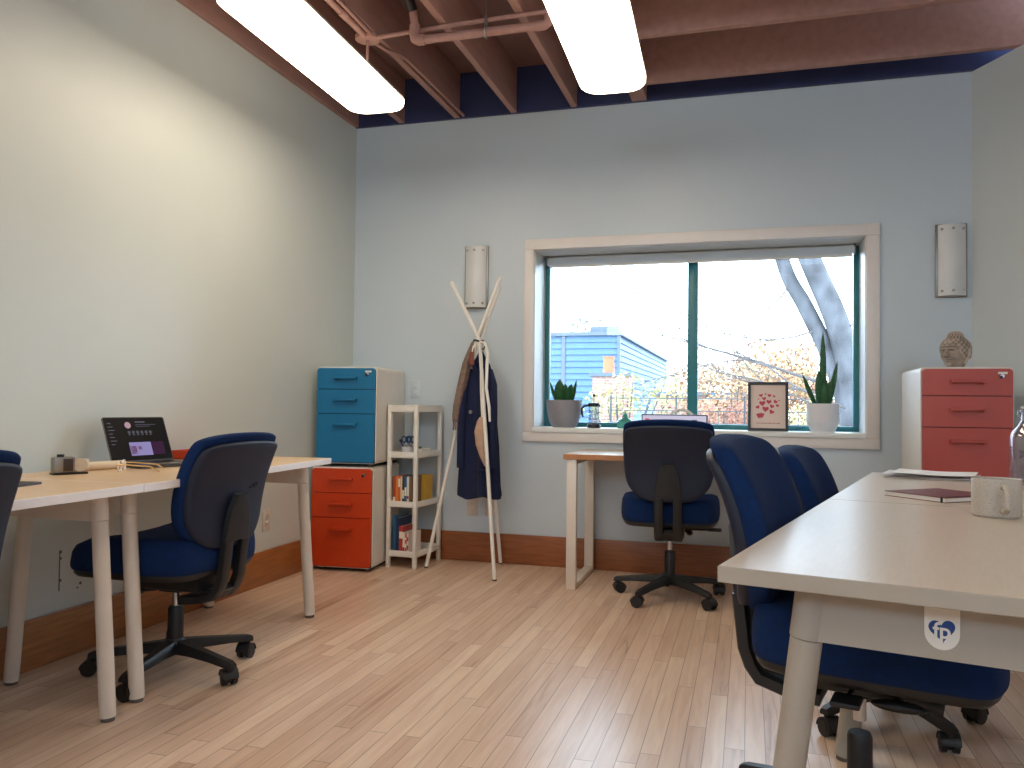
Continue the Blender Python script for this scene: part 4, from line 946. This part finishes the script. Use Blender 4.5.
# ------------------------------------------------------------------ things on the pale tables
M['burgundy'] = pm('burgundy_cover', rgb(104, 42, 46), 0.45, var=0.08)
n0 = Vector((2.968, -2.172, ZT)); n1 = Vector((3.106, -2.338, ZT)); ax_ = n1-n0; an = math.degrees(math.atan2(ax_.y, ax_.x))
t = thing('notebook', 'burgundy notebook with an elastic band on the pale table', 'notebook', (n0.x, n0.y, ZT), an)
NW, NL = ax_.length, 0.235
b = MB(); b.box((0, 0, 0), (NW, NL, 0.002), 0.0008, 1); b.box((0, 0, 0.0135), (NW, NL, 0.0155), 0.0008, 1); b.box((0, NL-0.002, 0.0), (NW, NL, 0.0155)); b.build('cover', M['burgundy'], t)
b = MB(); b.box((0.003, 0.003, 0.002), (NW-0.003, NL-0.003, 0.0135)); b.build('pages', M['paper'], t, smooth=False)
b = MB(); b.box((NW-0.016, -0.001, -0.0), (NW-0.011, NL+0.001, 0.0165)); b.build('elastic_band', M['black'], t, smooth=False)
# mug
t = thing('mug', 'speckled grey stoneware mug near the table edge', 'mug', (3.165, -2.612, ZT), 0)
M['speckle'] = pm('speckled_stoneware', rgb(186, 178, 168), 0.5, var=0.02)
nt = M['speckle'].node_tree
vz = nt.nodes.new('ShaderNodeTexVoronoi'); vz.inputs['Scale'].default_value = 220
tcn = [n for n in nt.nodes if n.type == 'TEX_COORD'][0]; nt.links.new(tcn.outputs['Object'], vz.inputs['Vector'])
lt = nt.nodes.new('ShaderNodeMath'); lt.operation = 'LESS_THAN'; lt.inputs[1].default_value = 0.22; nt.links.new(vz.outputs['Distance'], lt.inputs[0])
mx = nt.nodes.new('ShaderNodeMix'); mx.data_type = 'RGBA'; mx.inputs[7].default_value = rgb(92, 78, 68)
rmp = [n for n in nt.nodes if n.type == 'VALTORGB'][0]; ml = nt.nodes.new('ShaderNodeMath'); ml.operation = 'MULTIPLY'; ml.inputs[1].default_value = 0.6
nt.links.new(lt.outputs[0], ml.inputs[0]); nt.links.new(ml.outputs[0], mx.inputs[0]); nt.links.new(rmp.outputs[0], mx.inputs[6]); nt.links.new(mx.outputs[2], nt.nodes['Principled BSDF'].inputs['Base Color'])
b = MB(); b.lathe([(0.0, 0.0), (0.050, 0.0), (0.055, 0.006), (0.056, 0.05), (0.056, 0.094), (0.0545, 0.097), (0.052, 0.094), (0.0515, 0.010), (0.0, 0.006)], n=40); b.build('mug_body', M['speckle'], t)
b = MB(); a0 = math.radians(-88); hx, hy = math.cos(a0), math.sin(a0)
b.tube([(hx*r, hy*r, z) for r, z in ((0.053, 0.078), (0.070, 0.080), (0.084, 0.070), (0.087, 0.05), (0.084, 0.03), (0.070, 0.020), (0.053, 0.020))], 0.0075, 10); b.build('handle', M['speckle'], t)
# magazines / papers
t = thing('magazine', 'open magazine with curling pages on the far end of the pale table', 'magazine', (3.265, -1.39, ZT), -16)
def sheet(x0, x1, y0, y1, z, amp, ph, mat, name, par):
    b = MB(); nx = 24
    top = [[Vector((x0+(x1-x0)*i/nx, y, z + amp*(0.5+0.5*math.sin(ph + 5.0*i/nx)) )) for i in range(nx+1)] for y in (y0, (y0+y1)/2, y1)]
    for k in (0, 1):
        for i in range(nx):
            b.quad([top[k][i], top[k][i+1], top[k+1][i+1], top[k+1][i]])
    bmesh.ops.remove_doubles(b.bm, verts=b.bm.verts, dist=1e-5)
    r = bmesh.ops.solidify(b.bm, geom=list(b.bm.faces), thickness=0.0012)
    return b.build(name, mat, par, 70)
pgm = pm('printed_page', rgb(206, 202, 206), 0.35, var=0.35, scale=22)
sheet(-0.17, 0.15, -0.13, 0.13, 0.0015, 0.003, 0.0, M['paper'], 'page', t)
sheet(-0.18, 0.155, -0.125, 0.13, 0.0075, 0.008, 1.2, pgm, 'cover_page', t)
sheet(-0.14, 0.145, -0.12, 0.12, 0.019, 0.005, 2.0, M['paper'], 'page', t)
# swing-top jar
t = thing('glass_bottle', 'large clear swing-top bottle at the right edge of the photo', 'bottle', (3.555, -1.555, ZT))
M['bottleglass'] = clear_glass('pinkish_bottle_glass', (0.90, 0.84, 0.88, 1), 0.16)
b = MB(); b.lathe([(0.0, 0.0), (0.066, 0.0), (0.073, 0.010), (0.073, 0.165), (0.066, 0.190), (0.046, 0.215), (0.036, 0.232), (0.035, 0.262), (0.039, 0.264), (0.039, 0.276), (0.033, 0.276), (0.032, 0.232), (0.062, 0.187), (0.069, 0.165), (0.069, 0.012), (0.0, 0.006)], n=40); b.build('bottle_glass', M['bottleglass'], t)
b = MB(); b.tube([(-0.038, -0.005, 0.245), (-0.047, -0.006, 0.255), (-0.045, -0.006, 0.272), (-0.030, 0, 0.282)], 0.002, 6); b.tube([(0.038, -0.005, 0.245), (0.047, -0.006, 0.255), (0.045, -0.006, 0.272), (0.030, 0, 0.282)], 0.002, 6); b.build('wire_clasp', M['chrome'], t)
b = MB(); b.lathe([(0.0, 0.276), (0.034, 0.276), (0.034, 0.285), (0.015, 0.292), (0.0, 0.292)]); b.build('stopper', M['white'], t)

# ------------------------------------------------------------------ outside
GZ = -3.6
b = MB(); b.box((-60, 0.6, GZ-0.1), (60, 120, GZ)); struct(b.build('ground', pm('street_ground', rgb(150, 146, 138), 0.9, var=0.2, scale=0.4), smooth=False))
M['siding'] = pm('blue_clapboard', rgb(67, 96, 127), 0.6, var=0.06)
M['roofcap'] = pm('roof_cap', rgb(79, 89, 103), 0.6)
t = thing('building', 'blue clapboard building with a flat roof outside the window', 'building', (0, 0, 0))
bx0, bx1, by0, by1, bz = -9.0, -0.86, 17.0, 30.5, 2.92
b = MB(); b.box((bx0, by0, GZ), (bx1, by1, bz)); b.build('wall', M['siding'], t, smooth=False)
def clap(face):
    b = MB(); z = -1.0; h = 0.17
    while z < bz-0.1:
        if face == 'front': pts = [(bx0, by0-0.001, z+h), (bx0, by0-0.035, z), (bx0, by0-0.001, z)]; q = [Vector(p) for p in pts]; r = [Vector((bx1+0.03, p[1], p[2])) for p in pts]
        else: pts = [(bx1+0.001, by0, z+h), (bx1+0.035, by0, z), (bx1+0.001, by0, z)]; q = [Vector(p) for p in pts]; r = [Vector((p[0], by1, p[2])) for p in pts]
        b.loft([q, r]); z += h
    return b.build('clapboards', M['siding'], t, smooth=False)
clap('front'); clap('side')
b = MB(); b.box((bx0, by0-0.10, bz), (bx1+0.12, by1, bz+0.10)); b.build('roof_edge', M['roofcap'], t, smooth=False)
b = MB(); b.box((bx1-0.02, by0-0.06, GZ), (bx1+0.06, by0+0.05, bz)); b.box((-2.42, by0-0.05, GZ), (-2.32, by0, bz)); b.build('corner_board', M['roofcap'], t, smooth=False)
b = MB(); b.box((-1.75, 17.6, bz+0.1), (-0.95, 18.6, bz+0.32), 0.02); b.build('roof_hatch', M['roofcap'], t)
# brick wall and chimney pot
mbk = bpy.data.materials.new('brickwork'); mbk.use_nodes = True
nt = mbk.node_tree; bt = nt.nodes.new('ShaderNodeTexBrick'); bt.inputs['Color1'].default_value = rgb(136, 96, 84); bt.inputs['Color2'].default_value = rgb(156, 116, 100); bt.inputs['Mortar'].default_value = rgb(160, 154, 148); bt.inputs['Scale'].default_value = 4
tc = nt.nodes.new('ShaderNodeTexCoord'); mpn = nt.nodes.new('ShaderNodeMapping'); mpn.inputs['Rotation'].default_value = (PI/2, 0, 0)
nt.links.new(tc.outputs['Object'], mpn.inputs['Vector']); nt.links.new(mpn.outputs[0], bt.inputs['Vector']); nt.links.new(bt.outputs['Color'], nt.nodes['Principled BSDF'].inputs['Base Color'])
t = thing('brick_chimney', 'squat brick chimney with an orange pot in front of the blue building', 'chimney', (0, 0, 0))
b = MB(); b.box((-0.62, 12.0, GZ), (0.15, 12.8, 1.62)); b.build('stack', mbk, t, smooth=False)
b = MB(); b.box((-0.68, 11.95, 1.62), (0.2, 12.85, 1.70)); b.build('stack_cap', M['roofcap'], t, smooth=False)
b = MB(); b.lathe([(0.0, 0.0), (0.13, 0.0), (0.11, 0.30), (0.13, 0.36), (0.09, 0.36), (0.0, 0.3)], (-0.34, 12.4, 1.70), 18); b.build('chimney_pot', pm('terracotta', rgb(204, 104, 70), 0.7), t)
t = thing('rooftop', 'low brick rooftop with a pale flat top beyond the sill', 'building', (0, 0, 0))
b = MB(); b.box((0.3, 15.6, GZ), (3.4, 19.5, 1.28)); b.build('wall', mbk, t, smooth=False)
b = MB(); b.box((0.2, 15.5, 1.28), (3.5, 19.6, 1.36)); b.build('roof_edge', M['roofcap'], t, smooth=False)
# iron railing on the near flat roof
t = thing('railing', 'black iron railing with thin rails outside the window', 'railing', (0, 0, 0))
M['iron'] = pm('black_iron', rgb(52, 54, 58), 0.5)
FYr = 7.0
b = MB()
for z in (1.12, 0.94, 0.76, 0.58): b.cyl((0.55, FYr, z), (5.4, FYr, z), 0.007, n=6)
b.build('rail', M['iron'], t)
for x in (0.6, 1.55, 2.5, 3.45, 4.4, 5.35):
    b = MB(); b.box((x-0.012, FYr-0.012, -0.4), (x+0.012, FYr+0.012, 1.16)); b.build('post', M['iron'], t, smooth=False)
b = MB()
for k in range(34): b.cyl((1.30+0.12*k, FYr, 0.58), (1.30+0.12*k, FYr, 0.94), 0.005, n=5)
b.build('baluster', M['iron'], t)
t = thing('flat_roof', 'pale grey flat roof carrying the iron railing', 'building', (0, 0, 0))
b = MB(); b.box((-4.0, 4.0, GZ), (6.0, 7.5, -0.42)); b.build('wall', M['siding'], t, smooth=False); b = MB(); b.box((-4.1, 3.9, -0.42), (6.1, 7.6, -0.38)); b.build('roof_surface', M['roofcap'], t, smooth=False)

# trees
def limb(b, pts, r0, r1, n=9, wob=0.0):
    P = [Vector(p) for p in pts]; m = len(P)
    rs = [r0 + (r1-r0)*i/(m-1) for i in range(m)]
    b.tube(P, rs, n)
def smooth_path(pts, k=6):
    P = [Vector(p) for p in pts]; P = [P[0]*2-P[1]] + P + [P[-1]*2-P[-2]]; o = []
    for i in range(1, len(P)-2):
        for j in range(k):
            s = j/k; a, b_, c, d = P[i-1], P[i], P[i+1], P[i+2]
            o.append(0.5*((2*b_) + (c-a)*s + (2*a-5*b_+4*c-d)*s*s + (3*b_-a-3*c+d)*s**3))
    o.append(P[-2]); return o
M['bark'] = pm('birch_bark', rgb(74, 74, 78), 0.85, var=0.6, scale=5.5, bump=0.25, bscale=14, stretch=(1, 1, 0.6))
M['twig'] = pm('grey_twig', rgb(86, 80, 79), 0.9, var=0.15)
def leafmat(name, cols):
    m = bpy.data.materials.new(name); m.use_nodes = True; nt = m.node_tree; N = nt.nodes; b = N['Principled BSDF']
    tc = N.new('ShaderNodeTexCoord'); nz = N.new('ShaderNodeTexNoise'); nz.inputs['Scale'].default_value = 1.6; nz.inputs['Detail'].default_value = 8; nz.inputs['Roughness'].default_value = 0.8
    nt.links.new(tc.outputs['Object'], nz.inputs['Vector']); r = N.new('ShaderNodeValToRGB')
    E = r.color_ramp.elements; E[0].position = 0.32; E[1].position = 0.68; E[0].color = rgb(*cols[0]); E[1].color = rgb(*cols[-1])
    for i, c in enumerate(cols[1:-1]): e = E.new(0.32 + 0.36*(i+1)/(len(cols)-1)); e.color = rgb(*c)
    nt.links.new(nz.outputs['Fac'], r.inputs['Fac']); nt.links.new(r.outputs[0], b.inputs['Base Color']); b.inputs['Roughness'].default_value = 0.7
    return m
def leaves(name, blobs, n, size, mat, parent, seed):
    """many small leaf blades scattered in ellipsoidal clumps"""
    rnd = random.Random(seed); V = []; Fc = []
    for k in range(n):
        c, rad = rnd.choice(blobs)
        while True:
            p = Vector((rnd.uniform(-1, 1), rnd.uniform(-1, 1), rnd.uniform(-1, 1)))
            if p.length < 1: break
        p = Vector(c) + Vector((p.x*rad[0], p.y*rad[1], p.z*rad[2]))
        a = Vector((rnd.gauss(0, 1), rnd.gauss(0, 1), rnd.gauss(0, 1))).normalized(); bb = a.orthogonal().normalized(); s = size*rnd.uniform(0.6, 1.4)
        i = len(V); V += [p - a*s*0.5, p + bb*s*0.28, p + a*s*0.5, p - bb*s*0.28]; Fc.append((i, i+1, i+2, i+3))
    me = bpy.data.meshes.new(name); me.from_pydata([tuple(v) for v in V], [], Fc); me.materials.append(mat)
    o = bpy.data.objects.new(name, me); COL.objects.link(o); o.parent = parent; return o
# big leaning tree with two stems
t = thing('tree', 'big leaning tree with two pale grey stems outside the window', 'tree', (0, 0, 0))
b = MB()
P1 = smooth_path([(3.9, 5.0, GZ), (3.86, 5.0, -0.8), (3.72, 5.0, 0.75), (3.66, 5.0, 1.4), (3.52, 5.0, 2.0), (3.24, 5.0, 2.70), (2.90, 5.0, 3.6), (2.6, 5.0, 4.8)], 7)
b.tube(P1, [0.175 - 0.075*i/(len(P1)-1) for i in range(len(P1))], 16)
P2 = smooth_path([(3.72, 5.05, 0.3), (3.62, 5.06, 1.05), (3.45, 5.08, 1.6), (3.18, 5.1, 2.20), (2.98, 5.12, 2.60), (2.80, 5.14, 3.3), (2.6, 5.2, 4.4)], 7)
b.tube(P2, [0.11 - 0.04*i/(len(P2)-1) for i in range(len(P2))], 14)
b.build('trunk', M['bark'], t, 80)
rnd = random.Random(11)
b = MB()
def branch(b, p, d, L_, r, lvl):
    pts = [p]; q = Vector(p); dd = Vector(d).normalized()
    for k in range(6):
        dd = (dd + Vector((rnd.uniform(-.25, .25), rnd.uniform(-.2, .2), rnd.uniform(-.22, .25)))).normalized(); q = q + dd*L_/6; pts.append(q.copy())
        if lvl > 0 and k > 0: branch(b, q, (dd + Vector((rnd.uniform(-.8, .8), rnd.uniform(-.5, .5), rnd.uniform(-.7, .7)))).normalized(), L_*rnd.uniform(0.3, 0.55), r*0.5, lvl-1)
    b.tube(pts, [r*(1-0.75*i/(len(pts)-1)) for i in range(len(pts))], 6)
branch(b, (3.40, 4.95, 1.28), (-1, -0.2, 0.10), 2.3, 0.022, 2)
branch(b, (3.45, 4.95, 1.15), (-1, -0.1, -0.02), 1.9, 0.016, 2)
branch(b, (2.95, 5.1, 2.62), (-0.9, 0, -0.12), 0.6, 0.010, 1)
branch(b, (3.02, 5.1, 2.45), (-0.8, 0, -0.7), 1.1, 0.012, 1)
branch(b, (3.62, 4.95, 1.9), (0.8, -0.2, 0.5), 0.9, 0.012, 1)
branch(b, (3.55, 4.9, 0.95), (-0.9, -0.2, 0.3), 1.6, 0.012, 2)
branch(b, (3.30, 5.05, 1.9), (-0.9, -0.1, -0.45), 1.6, 0.014, 2)
branch(b, (3.62, 4.9, 1.0), (-1, -0.2, 0.35), 2.0, 0.016, 2)
b.build('branch', M['twig'], t, 80)
# autumn trees and shrubs beyond
lm1 = leafmat('autumn_orange_leaf', [(98, 72, 58), (140, 95, 65), (156, 132, 95), (140, 139, 102)])
lm2 = leafmat('autumn_yellow_leaf', [(109, 109, 73), (161, 154, 98), (176, 167, 121)])
lm3 = leafmat('pale_blue_leaf', [(73, 105, 119), (105, 132, 140)])
lm4 = leafmat('autumn_rust_leaf', [(105, 66, 54), (140, 88, 66), (149, 110, 82)])
def tree(label, x, y, blobs, n, size, mat, seed, trunk_r=0.10):
    t = thing('tree', label, 'tree', (x, y, GZ), 0, 'autumn trees beyond the railing')
    bl = [((cx, cy, cz-GZ), r) for cx, cy, cz, r in blobs]
    leaves('foliage', bl, n, size, mat, t, seed)
    b = MB(); rnd2 = random.Random(seed+50)
    b.tube(smooth_path([(0, 0, 0), (0.05, 0, 1.5), (-0.04, 0.05, 3.0), (0.0, 0, 3.9)], 5), [trunk_r*(1-0.6*i/15) for i in range(16)], 9)
    for c, r in bl:
        for k in range(3):
            tip = Vector(c) + Vector((rnd2.uniform(-.8, .8)*r[0], rnd2.uniform(-.6, .6)*r[1], rnd2.uniform(0, .9)*r[2]))
            mid = Vector((0, 0, 2.6)).lerp(tip, 0.5) + Vector((0, 0, 0.15))
            b.tube(smooth_path([(0, 0, 2.4 + 0.3*k), mid, tip], 4), [0.035*(1-0.85*i/8) for i in range(9)], 5)
    b.build('trunk', M['twig'], t, 80)
tree('orange and yellow tree behind the railing, left of the leaning trunk', 2.2, 9.6, [(-0.3, 0, 1.15, (0.75, 0.6, 0.55)), (0.7, 0.2, 1.45, (0.7, 0.6, 0.50)), (0.2, 0, 0.75, (1.3, 0.7, 0.45)), (1.3, 0, 1.1, (0.5, 0.5, 0.6))], 2600, 0.085, lm1, 1)
tree('tall orange tree far behind the leaning trunk', 3.6, 13.0, [(-0.6, 0, 1.9, (0.9, 0.8, 0.55)), (0.4, 0, 1.7, (0.9, 0.8, 0.75)), (-0.2, 0, 1.1, (1.6, 0.9, 0.7)), (1.5, 0, 1.5, (0.9, 0.7, 0.8))], 3200, 0.11, lm1, 2)
tree('pale yellow tree in front of the blue building', 0.15, 11.1, [(0, 0, 1.35, (0.55, 0.5, 0.35)), (0.35, 0, 1.0, (0.6, 0.5, 0.4)), (-0.4, 0, 1.0, (0.4, 0.4, 0.35)), (0.9, 0, 1.3, (0.4, 0.4, 0.3))], 520, 0.095, lm2, 3)
tree('rust coloured shrub low behind the railing', 2.0, 8.2, [(-0.2, 0, 0.75, (0.6, 0.4, 0.30)), (0.5, 0, 0.85, (0.4, 0.4, 0.25))], 900, 0.065, lm4, 4)
tree('golden tree behind the brick rooftop', 1.5, 26.0, [(-0.8, 0, 2.0, (1.2, 1, 0.75)), (0.8, 0, 2.1, (1.2, 1, 0.7)), (2.2, 0, 1.8, (1.2, 1, 0.9)), (0.2, 0, 1.3, (2.0, 1, 0.9))], 3200, 0.14, lm1, 5)
tree('yellowish shrub at the foot of the leaning trunk', 4.05, 8.4, [(-0.5, 0, 0.75, (0.5, 0.4, 0.4)), (0.3, 0, 0.85, (0.6, 0.4, 0.5))], 1300, 0.065, lm2, 6)
tree('pale bluish tree behind the blue building', -4.9, 33.0, [(0, 0, 4.4, (0.9, 0.8, 0.9)), (-0.6, 0, 3.6, (0.8, 0.7, 0.7)), (0.7, 0, 3.6, (0.7, 0.7, 0.7))], 900, 0.16, lm3, 7)

# ------------------------------------------------------------------ sky, sun
wd = bpy.data.worlds.new('sky'); sc.world = wd; wd.use_nodes = True
bg = wd.node_tree.nodes['Background']
bg.inputs['Color'].default_value = (0.64, 0.83, 1.0, 1); bg.inputs['Strength'].default_value = 3.9

vs = sc.view_settings
sc.display_settings.display_device = 'sRGB'
vs.view_transform = 'Standard'; vs.look = 'None'; vs.exposure = 1.42; vs.gamma = 1.0; vs.use_curve_mapping = False
try:
    sc.cycles.use_denoising = True; sc.cycles.max_bounces = 10; sc.cycles.diffuse_bounces = 5; sc.cycles.transparent_max_bounces = 12
    sc.cycles.sample_clamp_indirect = 8.0; sc.cycles.caustics_reflective = False; sc.cycles.caustics_refractive = False
except Exception: pass
